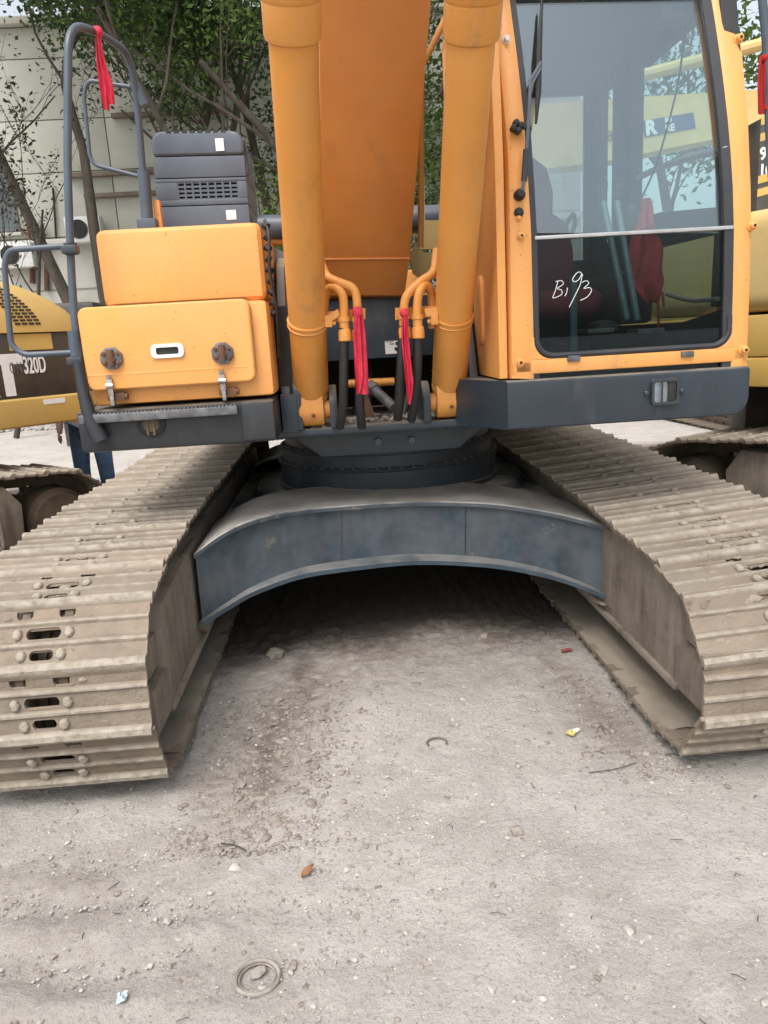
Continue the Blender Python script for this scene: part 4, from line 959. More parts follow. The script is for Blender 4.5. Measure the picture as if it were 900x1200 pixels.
k = MB(); k.prism(rrect(p.x-.046, p.z-.040, p.x+.012, p.z+.040, .012, 4), 'y', -1.733, -1.7275, .003); k.build('lamp_lens', M['lamp_glass'], pl)
k = MB(); k.box((p.x-.016, -1.739, p.z-.042), (p.x-.012, -1.733, p.z+.042)); k.box((p.x+.013, -1.734, p.z-.04), (p.x+.046, -1.726, p.z+.04), .003); k.build('lamp_bar', M['black'], pl)
p = at(583, 461, 1, -1.55); k = MB(); k.prism(rrect(-1.60, p.z-.035, -1.55, p.z+.035, .02, 4), 'x', .33, .40); 
k.bm.free()

# ------------------------------------------------------------------ red ribbons and cloth
def ribbon(name, label, strips, m='red', knot=None, th=.0035, cat='ribbon', group='red ribbons tied on the machines'):
    k_ = MB()
    for pts, ws in strips:
        P_ = smooth_pts([Vector(p) for p in pts], 6); n = len(P_); rings = []
        for i, p in enumerate(P_):
            t_ = i/(n-1); q = t_*(len(ws)-1); j = min(int(q), len(ws)-2); w0 = ws[j]+(ws[j+1]-ws[j])*(q-j)
            cr = []
            for s in range(7):
                u = s/6-.5; fold = .007*math.sin(u*8+i*.22)*min(1, t_*5+.2)
                cr.append(p+V(u*w0, fold-.002, .002*math.sin(i*2.1+s)))
            rings.append(cr+[c_+V(0, th, 0) for c_ in cr[::-1]])
        k_.loft(rings)
    if knot is not None:
        tb2 = bmesh.new(); bmesh.ops.create_icosphere(tb2, subdivisions=2, radius=knot[1])
        for v in tb2.verts: v.co *= 1+.25*noise.noise(v.co*60)
        k_.merge(tb2, Matrix.Translation(knot[0]))
    o = k_.build(name, M[m], None, smooth=60); return tag(o, label, cat, group)
YR = -1.545
ribbon('ribbon', 'red ribbon on the left cylinder hose, wide folded strip', [([at(420, 364, 1, YR), at(421, 390, 1, YR), at(423, 425, 1, YR), at(425, 462, 1, YR)], [.028, .05, .058, .050]), ([at(418, 366, 1, YR-.012), at(419, 400, 1, YR-.014), at(422, 440, 1, YR-.012), at(421, 460, 1, YR-.01)], [.02, .030, .034, .018])], knot=(at(419, 366, 1, YR), .024))
ribbon('ribbon', 'red ribbon on the right cylinder hose, narrow twisted strip', [([at(474, 365, 1, YR), at(475, 400, 1, YR), at(479, 440, 1, YR), at(480, 474, 1, YR)], [.022, .032, .034, .012]), ([at(475, 370, 1, YR-.012), at(477, 410, 1, YR-.012), at(482, 446, 1, YR-.012), at(481, 468, 1, YR-.01)], [.012, .02, .018, .012])], knot=(at(474, 367, 1, YR), .020))
ribbon('ribbon', 'red ribbon hanging from the top of the handrail at the left', [([at(114, 36, 1, -1.33), at(118, 70, 1, -1.33), at(122, 100, 1, -1.33), at(125, 129, 1, -1.33)], [.018, .034, .036, .018]), ([at(115, 36, 1, -1.34), at(120, 70, 1, -1.345), at(128, 100, 1, -1.34), at(131, 122, 1, -1.34)], [.012, .022, .03, .020])], knot=(at(115, 37, 1, -1.335), .021))
# red cloth inside the cab
YC = -1.22
k = MB(); prof = [(757, 232, 12), (757, 262, 16), (758, 280, 34), (758, 300, 44), (757, 325, 46), (762, 340, 34), (764, 352, 14)]
P_ = [at(x_, y_, 1, YC) for x_, y_, w_ in prof]; ws = [w_*.0041 for *_, w_ in prof]; rings = []
PP = smooth_pts(P_, 5)
for i, p in enumerate(PP):
    t_ = i/(len(PP)-1)*(len(ws)-1); j = min(int(t_), len(ws)-2); w0 = ws[j]+(ws[j+1]-ws[j])*(t_-j); cr = []
    for s in range(13): u = s/12-.5; cr.append(p+V(u*w0+.006*math.sin(i*.7+s), .026*math.sin(u*11+.12*i)*min(1, i/8), -.03*abs(u)*(i/len(PP))))
    rings.append(cr+[c_+V(0, .006, 0) for c_ in cr[::-1]])
k.loft(rings)
k.tube([at(770, 345, 1, YC), at(772, 370, 1, YC), at(771, 390, 1, YC)], .006, 6); k.tube([at(776, 342, 1, YC), at(778, 360, 1, YC)], .006, 6)
tag(k.build('red_cloth', M['darkred'], None, smooth=60), 'dark red cloth hanging inside the cab behind the windscreen', 'cloth')

# ------------------------------------------------------------------ lettering
def text(s, size, m, parent, Mx, name='lettering', ext=.002, bold=0, sx=1):
    cu = bpy.data.curves.new('t', 'FONT'); cu.body = s; cu.size = size; cu.extrude = ext; cu.offset = bold; cu.resolution_u = 3
    o = bpy.data.objects.new('t', cu); scene.collection.objects.link(o); bpy.context.view_layer.update()
    me = bpy.data.meshes.new_from_object(o.evaluated_get(bpy.context.evaluated_depsgraph_get())); bpy.data.objects.remove(o)
    me.materials.clear(); me.materials.append(m); o = bpy.data.objects.new(name, me); scene.collection.objects.link(o); o.parent = parent
    o.matrix_local = Mx @ Matrix.Scale(sx, 4, V(1, 0, 0)); return o
def basis(X, Y, o):
    X, Y = X.normalized(), Y.normalized(); Z = X.cross(Y)
    return Matrix(((X.x, Y.x, Z.x, o[0]), (X.y, Y.y, Z.y, o[1]), (X.z, Y.z, Z.z, o[2]), (0, 0, 0, 1)))

# ------------------------------------------------------------------ left excavator (yellow, seen from its rear side)
def rotz_pt(a, p): return V(p[0]*math.cos(a)-p[1]*math.sin(a), p[0]*math.sin(a)+p[1]*math.cos(a), 0)
A2 = math.radians(-42); B2 = V(-2.19, .9, 0); root2 = B2-rotz_pt(A2, (1.30, 2.60))+V(.23, .26, 0)
E2 = thing('excavator', 'yellow excavator with black side panel reading 320D, at the left edge', 'excavator', root2, A2, 'excavators parked around the main one')
crawler(E2, 1.20, yf=-1.9, yr=1.95, seed=8); crawler(E2, -1.20, yf=-1.9, yr=1.95, seed=9)
track_frame(E2, 1.20, -1, -1.9, 1.95); track_frame(E2, -1.20, 1, -1.9, 1.95)
k = MB(); k.box((.9, -1.2, .45), (1.52, 1.35, .66), .02); k.build('track_guard', M['frame'], E2)
k = MB(); k.tube(fillet([V(1.50, 1.05, .62), V(1.66, 1.05, .60), V(1.66, 1.42, .60), V(1.66, 1.42, .36), V(1.50, 1.42, .34)], .03), .016, 8); k.box((1.56, 1.06, .585), (1.67, 1.42, .605), .004); k.build('foot_step', M['frame'], E2)
k = MB(); k.lathe([(.2, .6), (.65, .62), (.65, 1.06), (.2, 1.06)], None, 32); k.box((-.95, -.9, .45), (.95, .9, .68), .03); k.build('car_body', M['frame'], E2)
k = MB(); pts = [(-1.30, -1.4), (1.30, -1.4), (1.30, 2.3)]+[(1.30*math.cos(PI*i/16), 2.30+.42*math.sin(PI*i/16)) for i in range(1, 16)]+[(-1.30, 2.3)]
k.prism(pts, 'z', 1.09, 1.295, .03, seg=3); k.build('lower_skirt', M['yellow'], E2)
k = MB(); pts2 = [(x_*.985, y_) for x_, y_ in pts]; k.prism(pts2, 'z', 1.29, 1.745, .012); pn = k.build('side_panel', M['panel_black'], E2)
k = MB()
hood = []
for i in range(9):
    t_ = i/8; z_ = 1.74+.42*math.sin(t_*PI/2); s_ = 1-.42*(1-math.cos(t_*PI/2)); e_ = .85*(1-math.cos(t_*PI/2))**.8
    hood.append([V(x_*(1-.16*(1-math.cos(t_*PI/2))), min(y_, 2.3-e_+(y_-2.3)*(1-t_*.3) if y_ > 2.3 else y_-e_*(y_ > 0)), z_) for x_, y_ in pts])
k.loft(hood); hd2 = k.build('engine_hood', M['yellow'], E2, smooth=60)
def hoodpt(y_, t_, off=.004):
    "point on the near flank of the hood"
    x_ = 1.30*(1-.16*(1-math.cos(t_*PI/2)))+off; return V(x_, y_, 1.74+.42*math.sin(t_*PI/2))
vg = MB()
for c0, c1, nn in ((1.72, 1.757, 17), (1.768, 1.805, 17), (1.816, 1.853, 17), (1.864, 1.90, 17), (1.42, 1.457, 15), (1.468, 1.505, 15), (1.516, 1.553, 15)):
    for i in range(nn):
        t_ = .08+.62*i/nn; dt = .62/nn*.55; c0_, c1_ = c0-.62*(1-math.cos(t_*PI/2))**.8*.9+.2, c1-.62*(1-math.cos(t_*PI/2))**.8*.9+.2
        vg.plate([hoodpt(c0_, t_), hoodpt(c1_, t_), hoodpt(c1_, t_+dt), hoodpt(c0_, t_+dt)], .004)
tag(vg.build('vent_slots', M['black'], hd2), kind='stuff')
Tx = basis(V(0, 1, 0), V(0, 0, 1), (1.283, 1.925, 1.462))
text('320D', .165, M['white'], E2, Tx, 'model_lettering', bold=.003, sx=.44)
text('CAT', .36, M['white'], E2, basis(V(0, 1, 0), V(0, 0, 1), (1.283, 1.235, 1.335)), 'maker_lettering', bold=.02, sx=.95)
k = MB(); k.box((1.279, 1.85, 1.62), (1.284, 2.16, 1.73)); k.build('warning_plate', M['yellow'], E2)
for i, ch in enumerate('ON'): text(ch, .10, mat('faded_grey_paint', (.10, .10, .105), rough=.4) if i == 0 else bpy.data.materials['faded_grey_paint'], E2, basis(V(0, 1, 0), V(0, 0, 1), (1.283, 1.825+i*.05, 1.47)), 'worn_lettering', bold=.003, sx=.5)
k = MB(); k.box((1.299, 2.02, 1.235), (1.303, 2.18, 1.27)); k.build('small_sticker', M['white'], E2)
k = MB(); k.box((.2, -1.9, 1.15), (1.25, -.35, 2.1), .06); k.build('front_housing', M['yellow'], E2)

# ------------------------------------------------------------------ right excavator (faded yellow, close beside the cab)
A3 = math.radians(28)
E3 = thing('excavator', 'faded yellow excavator close beside the cab at the right edge', 'excavator', V(4.24, -.86, 0), A3, 'excavators parked around the main one')
crawler(E3, -1.20, yf=-1.9, yr=1.85, seed=12); crawler(E3, 1.20, yf=-1.9, yr=1.85, seed=13)
track_frame(E3, -1.20, 1, -1.9, 1.85); track_frame(E3, 1.20, -1, -1.9, 1.85)
k = MB(); k.lathe([(.2, .6), (.65, .62), (.65, 1.10), (.2, 1.10)], None, 32); k.box((-.95, -.9, .45), (.95, .9, .68), .03); k.build('car_body', M['frame'], E3)
k = MB(); k.box((-1.34, -1.5, 1.12), (1.34, 2.55, 1.30), .02); k.build('lower_skirt', M['yellow'], E3)
k = MB(); k.box((-1.33, -.2, 1.305), (1.33, 2.50, 1.56), .02); k.build('side_door', M['yellow'], E3)
pts = [(-1.35, -.3), (1.35, -.3), (1.35, 2.2)]+[(1.35*math.cos(PI*i/16), 2.20+.46*math.sin(PI*i/16)) for i in range(1, 16)]+[(-1.35, 2.2)]
k = MB(); k.prism(pts, 'z', 1.575, 2.18, .12, seg=5); k.build('engine_hood', M['tan'], E3)
k = MB(); p3 = [(-.90, 1.25), (-.62, 1.25), (-.62, 1.44)]
k.tube(smooth_pts([V(-1.36, .55, 1.20), V(-1.40, .62, 1.36), V(-1.40, .74, 1.42), V(-1.38, .85, 1.50)]), .03, 8); k.box((-1.37, .45, 1.13), (-1.33, .72, 1.33), .01); k.build('dark_fitting', M['chain'], E3)
k = MB(); k.box((-1.30, -.9, 1.305), (-.35, -.28, 2.70), .05); k.build('dark_housing', M['panel_black'], E3)

# striped arm with lettering, behind the right edge
p0 = at(893, 200, 1, 1.6)
E4 = thing('striped_post', 'yellow and black striped machine post with white letters beside the cab', 'post', (p0.x, p0.y, 0))
k = MB(); k.box((-.06, -.05, 0), (.22, .22, 3.1), .02); pst = k.build('post', M['panel_black'], E4)
for i, zz in enumerate((-.20, -.10, .22, .34)):
    k = MB(); z_ = p0.z+zz; k.prism([(-.058, z_-.01), (.215, z_+.05), (.215, z_+.11), (-.058, z_+.05)], 'y', -.054, -.049); k.build('yellow_stripe', M['yellow'], E4)
text('900', .13, M['white'], E4, basis(V(1, 0, 0), V(0, 0, 1), (-.055, -.051, p0.z+.075)), 'white_lettering', bold=.004, sx=.9)
text('105', .12, M['white'], E4, basis(V(1, 0, 0), V(0, 0, 1), (-.055, -.051, p0.z-.045)), 'white_lettering', bold=.004, sx=.9)
# upright dark tube with a ribbon
k = MB(); p = at(890, -40, 1, .5); q = at(899, 60, 1, .5); r_ = at(903, 190, 1, .5); s_ = V(2.62, .1, 2.17)
k.tube(fillet([p, q, r_, s_], .1), .028, 10); k.build('handrail', M['slate_light'], None); ho = bpy.context.scene.collection.objects['handrail.001'] if 'handrail.001' in bpy.data.objects else None
if ho: ho.parent = E3; ho.matrix_parent_inverse = Matrix.Identity(4); ho.matrix_local = (Matrix.Translation(V(4.24, -.86, 0)) @ Matrix.Rotation(A3, 4, 'Z')).inverted()
ribbon('ribbon', 'dark red ribbon on the handrail beyond the cab, right edge of the photo', [([at(893, 66, 1, .5), at(892, 95, 1, .5), at(892, 134, 1, .5)], [.03, .055, .05]), ([at(898, 66, 1, .49), at(898, 100, 1, .49), at(897, 128, 1, .49)], [.02, .04, .03])], m='darkred', knot=(at(897, 68, 1, .5), .03))

# ------------------------------------------------------------------ excavator boom behind the cab
YE = 7.0
E5 = thing('excavator', 'distant yellow excavator whose raised boom shows through the cab glass', 'excavator', (6.6, YE+.3, 0), 0, 'excavators parked around the main one')
def loc5(p): return p-V(6.6, YE+.3, 0)
pA, pB = at(560, 128, 1, YE), at(560, 206, 1, YE); pC, pD = at(700, 117, 1, YE), at(700, 191, 1, YE); pE, pF = at(900, 104, 1, YE), at(900, 150, 1, YE)
k = MB()
k.loft([[loc5(a_), loc5(b_), loc5(b_)+V(0, .5, 0), loc5(a_)+V(0, .5, 0)] for a_, b_ in ((pA, pB), (pC, pD), (pE, pF), (pE+V(1.6, 0, -1.6), pF+V(1.2, 0, -1.9)))])
bm5 = k.build('boom', M['tan'], E5)
k = MB(); a_, c_ = loc5(at(753, 140, 1, YE)), loc5(at(812, 150, 1, YE)); rot_ = Matrix.Rotation(-.10, 4, 'Y')
pl5 = [loc5(at(752, 142, 1, YE)), loc5(at(812, 132, 1, YE)), loc5(at(815, 150, 1, YE)), loc5(at(755, 161, 1, YE))]
k.plate([q_+V(0, -.012, 0) for q_ in pl5], -.008); k.build('name_plate', mat('navy_paint', (.06, .085, .16), rough=.5), E5)
X5 = (pl5[1]-pl5[0]).normalized(); Z5 = V(0, -1, 0).cross(X5)
o5 = pl5[3].lerp(pl5[0], .12)+V(.02, -.022, 0)
text('R', .27, M['white'], E5, basis(X5, Z5, o5), 'white_lettering', bold=.012)
text('RE', .13, M['white'], E5, basis(X5, Z5, o5+X5*.30), 'white_lettering', bold=.006); text('SG', .09, M['white'], E5, basis(X5, Z5, o5+X5*.30+Z5*.13), 'white_lettering', bold=.004)
text('8', .2, M['panel_black'], E5, basis(X5, Z5, loc5(at(711, 166, 1, YE))+V(0, -.01, 0)), 'dark_lettering')
k = MB(); p_, q_ = loc5(at(740, 92, 1, YE)), loc5(at(900, 50, 1, YE)); k.tube([p_+V(-.6, 0, -.1), p_, q_, q_+V(.6, 0, .1)], .09, 10); k.build('boom_strut', M['tan'], E5)
for xx in (-1.2, 1.2): crawler(E5, xx, seed=20)
k = MB(); k.box((-1.35, -1.3, 1.1), (1.35, 2.4, 2.2), .06); k.build('body', M['yellow'], E5)
k = MB(); k.box((.35, -1.6, 1.15), (1.3, -.2, 2.9), .08); k.build('cab', M['panel_black'], E5)
k = MB(); k.lathe([(.2, .5), (.65, .55), (.65, 1.12), (.2, 1.12)], None, 24); k.box((-1.1, -.8, .45), (1.1, .8, .68), .03); k.build('car_body', M['frame'], E5)

# ------------------------------------------------------------------ person behind the toolbox
def person():
    root = thing('person', 'person in a dark blue shirt and blue jeans standing behind the toolbox', 'person', (-2.69, 2.6, 0))
    def skin(name, joints, edges, m, parent, sub=2):
        me = bpy.data.meshes.new(name); me.from_pydata([j[:3] for j in joints], edges, []); o = bpy.data.objects.new(name, me); scene.collection.objects.link(o)
        sk = o.modifiers.new('s', 'SKIN'); su = o.modifiers.new('u', 'SUBSURF'); su.levels = su.render_levels = sub
        if not me.skin_vertices: bpy.context.view_layer.update()
        lay = me.skin_vertices[0].data if me.skin_vertices else None
        if lay is None:
            me.attributes.new('s', 'FLOAT', 'POINT')
        for i, j in enumerate(joints):
            r = j[3] if isinstance(j[3], tuple) else (j[3], j[3]); lay[i].radius = r
        lay[0].use_root = True
        bpy.context.view_layer.update(); ev = o.evaluated_get(bpy.context.evaluated_depsgraph_get()); nm = bpy.data.meshes.new_from_object(ev)
        bpy.data.objects.remove(o); nm.materials.clear(); nm.materials.append(m)
        nm.polygons.foreach_set('use_smooth', [True]*len(nm.polygons))
        r = bpy.data.objects.new(name, nm); scene.collection.objects.link(r); r.parent = parent; return r
    J = [(0, 0, .95, (.15, .11)), (0, 0, 1.15, (.14, .10)), (0, 0, 1.36, (.17, .11)), (0, 0, 1.47, (.07, .065)), (0, -.01, 1.53, .055), (0, -.015, 1.60, (.08, .095)), (0, -.01, 1.68, (.075, .09)),
         (-.17, 0, 1.40, .062), (-.235, .02, 1.14, .045), (-.25, -.06, .92, .036), (-.25, -.09, .84, (.036, .02)),
         (.17, 0, 1.40, .062), (.235, .02, 1.14, .045), (.25, -.06, .92, .036), (.25, -.09, .84, (.036, .02)),
         (-.10, 0, .86, .092), (-.115, -.01, .50, .062), (-.12, .02, .12, .045), (-.13, -.10, .045, .04),
         (.10, 0, .86, .092), (.115, -.02, .50, .062), (.12, .02, .12, .045), (.14, -.10, .045, .04)]
    Ed = [(0, 1), (1, 2), (2, 3), (3, 4), (4, 5), (5, 6), (2, 7), (7, 8), (8, 9), (9, 10), (2, 11), (11, 12), (12, 13), (13, 14), (0, 15), (15, 16), (16, 17), (17, 18), (0, 19), (19, 20), (20, 21), (21, 22)]
    try:
        body = skin('body', J, Ed, M['skin'], root)
        for s in (-1, 1):
            for q, (dx, ln) in enumerate(((-.027, .068), (-.009, .078), (.009, .074), (.027, .058))):
                skin('finger', [(s*.25, -.092+dx, .83, .011), (s*.252, -.094+dx*1.05, .83-ln*.5, .0095), (s*.246, -.09+dx, .83-ln, .008)], [(0, 1), (1, 2)], M['skin'], body, 1)
            skin('thumb', [(s*.245, -.125, .86, .013), (s*.238, -.142, .825, .011), (s*.234, -.138, .795, .009)], [(0, 1), (1, 2)], M['skin'], body, 1)
        sh = [(0, 0, .90, (.17, .135)), (0, 0, 1.16, (.165, .125)), (0, 0, 1.36, (.185, .122)), (0, 0, 1.455, (.10, .085)), (-.175, 0, 1.40, .075), (-.23, .018, 1.19, .062), (.175, 0, 1.40, .075), (.23, .018, 1.19, .062)]
        skin('shirt', sh, [(0, 1), (1, 2), (2, 3), (2, 4), (4, 5), (2, 6), (6, 7)], M['shirt'], body)
        je = [(0, 0, 1.04, (.16, .122)), (-.10, 0, .85, .107), (-.115, -.01, .50, .080), (-.122, .02, .10, .070), (.10, 0, .85, .107), (.115, -.02, .50, .080), (.122, .02, .10, .070)]
        skin('jeans', je, [(0, 1), (1, 2), (2, 3), (0, 4), (4, 5), (5, 6)], M['jeans'], body)
        skin('hair', [(0, .02, 1.64, (.088, .095)), (0, .01, 1.70, (.084, .092))], [(0, 1)], M['hair'], body)
        f = MB()
        for s in (-1, 1): f.lathe([(.012, 0), (.012, .004), (.004, .008)], Matrix.Translation((s*.032, -.108, 1.62)) @ Matrix.Rotation(PI/2, 4, 'X'), 10)
        f.build('eye', M['black_ink'], body)
        f = MB(); f.prism([(-.014, 1.575), (.014, 1.575), (.006, 1.62), (-.006, 1.62)], 'y', -.130, -.10, .004); f.build('nose', M['skin'], body)
        for s in (-1, 1):
            f = MB(); f.box((s*.13-.05, -.19, 0), (s*.13+.05, .07, .07), .03); f.build('shoe', M['black'], body)
    except Exception as e: print('person', e)
person()

# ------------------------------------------------------------------ building
YW = 15.0
BW = thing('building', 'pale plastered building wall with panel joints behind the trees', 'building', (0, YW, 0))
zj = [4.46, 5.935, 7.10, 8.42, 9.08]; xj = [-17+2.9*i for i in range(9)]
k = MB(); k.box((-17.2, .05, 0), (6.2, .4, 9.10)); k.build('wall', M['joint'], BW)
winx = (-9.3, .2)
wins = [(x_, z_) for z_ in (4.6,) for x_ in winx]
pm = {}
for i in range(8):
    for j in range(4):
        key = (j,)
        x0, x1, z0, z1 = xj[i]+.012, xj[i+1]-.012, zj[j]+.012, zj[j+1]-.012
        if j not in pm:
            k = MB(); k.box((0, 0, 0), (2.9-.024, .06, z1-z0), .008); pm[j] = k.mesh('wall_panel', M['wall'])
        o = bpy.data.objects.new('wall_panel', pm[j]); scene.collection.objects.link(o); o.parent = BW; o.location = (x0, 0, z0)
k = MB(); k.box((-17.2, -.02, 0), (6.2, .06, 4.25)); k.build('wall_base', M['wall_low'], BW)
for z_, x0_, x1_ in ((5.78, -6.4, -3.6), (5.30, -6.1, -4.0), (7.05, -5.2, -2.4)):
    k = MB(); k.box((x0_, -.16, z_), (x1_, -.01, z_+.10), .01); k.build('wall_ledge', M['rust_mud'], BW)
for z_ in (1.2, 2.2, 3.2):
    k = MB(); k.box((-17.2, -.035, z_), (6.2, -.015, z_+.035)); k.build('course_line', M['joint'], BW)
k = MB(); k.box((-17.2, -.22, 4.25), (6.2, .1, 4.40), .02); k.build('ledge', M['wall_low'], BW)
k = MB(); k.box((-17.4, -.18, 9.10), (6.4, .5, 9.26), .03); k.build('parapet', M['wall_low'], BW)
for x_ in winx:
    k = MB()
    for q in ((-.03, 4.62, .06, 6.10), (1.44, 4.62, 1.53, 6.10), (.0, 4.62, 1.5, 4.70), (0, 6.02, 1.5, 6.10), (.72, 4.62, .78, 6.1), (0, 5.55, 1.5, 5.61)):
        k.box((q[0], -.05, q[1]), (q[2], .02, q[3]), .006)
    f = k.build('window', M['grey_steel'], BW); f.location = (x_, 0, 0)
    k = MB(); k.box((.03, -.02, 4.65), (1.47, -.008, 6.07)); g = k.build('pane', M['pane'], f)
    k = MB(); k.box((-.08, -.14, 4.54), (1.58, .0, 4.61), .01); k.build('sill', M['wall_low'], f)
def ac(x_, z_, lab):
    r = thing('air_conditioner', lab, 'air conditioner', (x_, YW-.30, z_), 0, 'outdoor air conditioner units on the wall')
    k_ = MB(); k_.box((-.42, -.16, 0), (.42, .16, .58), .02); k_.build('casing', M['white'], r)
    k_ = MB(); k_.lathe([(.0, 0), (.22, .0), (.22, .012)], Matrix.Translation((-.10, -.161, .29)) @ Matrix.Rotation(PI/2, 4, 'X'), 24); k_.build('fan_opening', M['black'], r)
    k_ = MB()
    for i in range(4): R_ = .05+.055*i; k_.tube([V(-.10+R_*math.cos(2*PI*t/20), -.178, .29+R_*math.sin(2*PI*t/20)) for t in range(20)], .006, 5, closed=True)
    k_.build('fan_guard', M['black'], r)
    k_ = MB(); k_.box((-.4, -.14, -.04), (-.35, .30, 0)); k_.box((.35, -.14, -.04), (.40, .30, 0)); k_.build('wall_bracket', M['rust'], r)
p = at(90, 272, 1, YW-.3); ac(p.x+.2, p.z-.25, 'pale air conditioner unit on the wall just right of the tall handrail')
p = at(20, 300, 1, YW-.3); ac(p.x, p.z-.28, 'pale air conditioner unit low on the wall, leftmost above the yellow hood')
for n_, (px, y0, y1) in enumerate(((36, 262, 332), (53, 262, 340))):
    k = MB(); a_, b_ = at(px-4, y0, 1, YW-.12), at(px+2, y1, 1, YW-.12); k.tube([a_, a_.lerp(b_, .5)+V(.05, 0, 0), b_], .06, 8, radii=[.04, .055, .07]); k.tube([a_.lerp(b_, .2), a_.lerp(b_, .12)+V(-.2, 0, .1)], .03, 6)
    tag(k.build('rusty_pipe', M['rust'], None), ('rusty iron pipe stub on the wall, the left of two' if n_ == 0 else 'rusty iron pipe stub on the wall, the right of two'), 'pipe', 'rusty pipes on the wall')
k = MB(); k.tube(smooth_pts([at(62, 220, 1, YW-.05), at(64, 250, 1, YW-.05), at(66, 285, 1, YW-.05)]), .025, 6); tag(k.build('wall_cable', M['black'], None), 'dark cable running down the pale wall beside the handrail', 'cable')
k = MB(); p = at(92, 372, 1, 9.0); k.box((p.x-.55, 8.8, p.z-.35), (p.x+.35, 9.6, p.z+.25), .08); k.cyl((p.x-.5, 8.75, p.z-.1), (p.x-.5, 8.75, p.z+.3), .12, 14)
k.box((p.x-.5, 8.9, 0), (p.x-.4, 9.5, p.z-.3)); k.box((p.x+.2, 8.9, 0), (p.x+.3, 9.5, p.z-.3))
tag(k.build('generator', M['panel_black'], None), 'dark machine box on legs behind the left end of the toolbox', 'machine')

# ------------------------------------------------------------------ trees
def leaves(pts, n, size, spread, rnd, flat=.35):
    vs, fs = [], []
    for c in pts:
        for _ in range(n):
            d = V(rnd.gauss(0, 1), rnd.gauss(0, 1), rnd.gauss(0, .8))*spread; p = c+d; s = size*rnd.uniform(.55, 1.25)
            a = V(rnd.uniform(-1, 1), rnd.uniform(-1, 1), rnd.uniform(-.9, .4)).normalized(); b = a.cross(V(rnd.uniform(-1, 1), rnd.uniform(-1, 1), 1)).normalized(); nn = a.cross(b)
            i = len(vs); vs += [p, p+a*s*.5+b*s*.24+nn*s*.06, p+a*s, p+a*s*.5-b*s*.24+nn*s*.06]; fs.append((i, i+1, i+2, i+3))
    return vs, fs
def tree(label, x, y, h, lean, r0, levels, nleaf, lsize, seed, leaf='leaf', bark='bark', spread=.3, first=.35, wide=1., group='trees in front of the wall', stems=1, name='tree'):
    rnd = random.Random(seed); root = thing(name, label, 'tree', (x, y, 0), 0, group); k_ = MB(); tips = []
    def branch(p, d, ln, r, lv):
        n = 6; P_ = [p]; dd = d.normalized(); R_ = [r]
        for i in range(n):
            dd = (dd+V(rnd.gauss(0, .13), rnd.gauss(0, .13), rnd.gauss(.05, .07))).normalized(); P_.append(P_[-1]+dd*ln/n); R_.append(r*(1-.65*(i+1)/n))
        k_.tube(P_, r, 9 if lv == levels else (6 if lv > 1 else 4), radii=R_)
        if lv == 0: tips.extend(P_[2:]); return
        if lv == 1: tips.extend(P_[4:])
        nb = 5 if lv == levels else 4
        for i in range(nb):
            t = first+(1-first)*(i+rnd.random()*.6)/nb if lv == levels else .3+.7*(i+.4)/nb
            j = min(n-1, int(t*n)); q = P_[j].lerp(P_[j+1], t*n-j); a = rnd.uniform(0, 2*PI)
            side = V(math.cos(a), math.sin(a), 0)*wide; nd = (dd*.6+side*.68+V(0, 0, .42)).normalized()
            branch(q, nd, ln*rnd.uniform(.42, .62), max(.006, R_[j]*.46), lv-1)
    for s in range(stems):
        a = 2*PI*s/max(1, stems); off = V(math.cos(a), math.sin(a)*.6, 0)*(.22 if stems > 1 else 0)
        branch(off, V(lean[0]+off.x*.4, lean[1]+off.y*.4, 1), h, r0*(1 if s == 0 else .75), levels)
    k_.build('trunk', M[bark], root, smooth=60)
    if nleaf:
        vs, fs = leaves(tips, nleaf, lsize, spread, rnd); rawmesh('crown', vs, fs, M[leaf], root)
    return root
tree('thick trunked leafy tree right behind the handrail at the left', -4.7, 11.6, 8.4, (.01, 0), .22, 3, 24, .13, 31, spread=.36, first=.84, stems=3)
tree('leafy tree with a leaning trunk left of the dark plastic box', -3.5, 12.2, 8.2, (-.04, 0), .13, 3, 26, .13, 32, spread=.36, first=.66)
tree('dark leaved tree behind the left boom cylinder', -1.9, 12.4, 8.2, (.03, 0), .13, 3, 32, .14, 33, leaf='leaf', spread=.36, first=.45)
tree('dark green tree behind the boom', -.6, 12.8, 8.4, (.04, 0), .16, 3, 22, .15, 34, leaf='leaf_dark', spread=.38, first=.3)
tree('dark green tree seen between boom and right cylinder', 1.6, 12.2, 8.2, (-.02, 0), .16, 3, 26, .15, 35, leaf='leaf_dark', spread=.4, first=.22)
tree('leafy tree seen behind the cab left post', 3.6, 12.8, 7.4, (.02, 0), .18, 3, 18, .22, 36, spread=.38, first=.35)
tree('light green tree seen through the cab glass', 8.6, 14.0, 7.6, (.02, 0), .18, 3, 7, .22, 37, spread=.38, first=.35)
tree('light green tree at the right edge beyond the cab', 11.2, 12.6, 8.6, (-.02, 0), .2, 3, 12, .22, 38, spread=.38, first=.4)
tree('nearly bare tree with withered leaves at the left edge', -7.0, 11.0, 4.6, (.40, 0), .06, 3, 3, .11, 41, leaf='leaf_dry', bark='twig', spread=.09, first=.3)
tree('bare twiggy tree at the top left corner', -9.3, 12.5, 7.2, (.14, 0), .13, 3, 3, .12, 42, leaf='leaf_dry', bark='twig', spread=.2, first=.5)
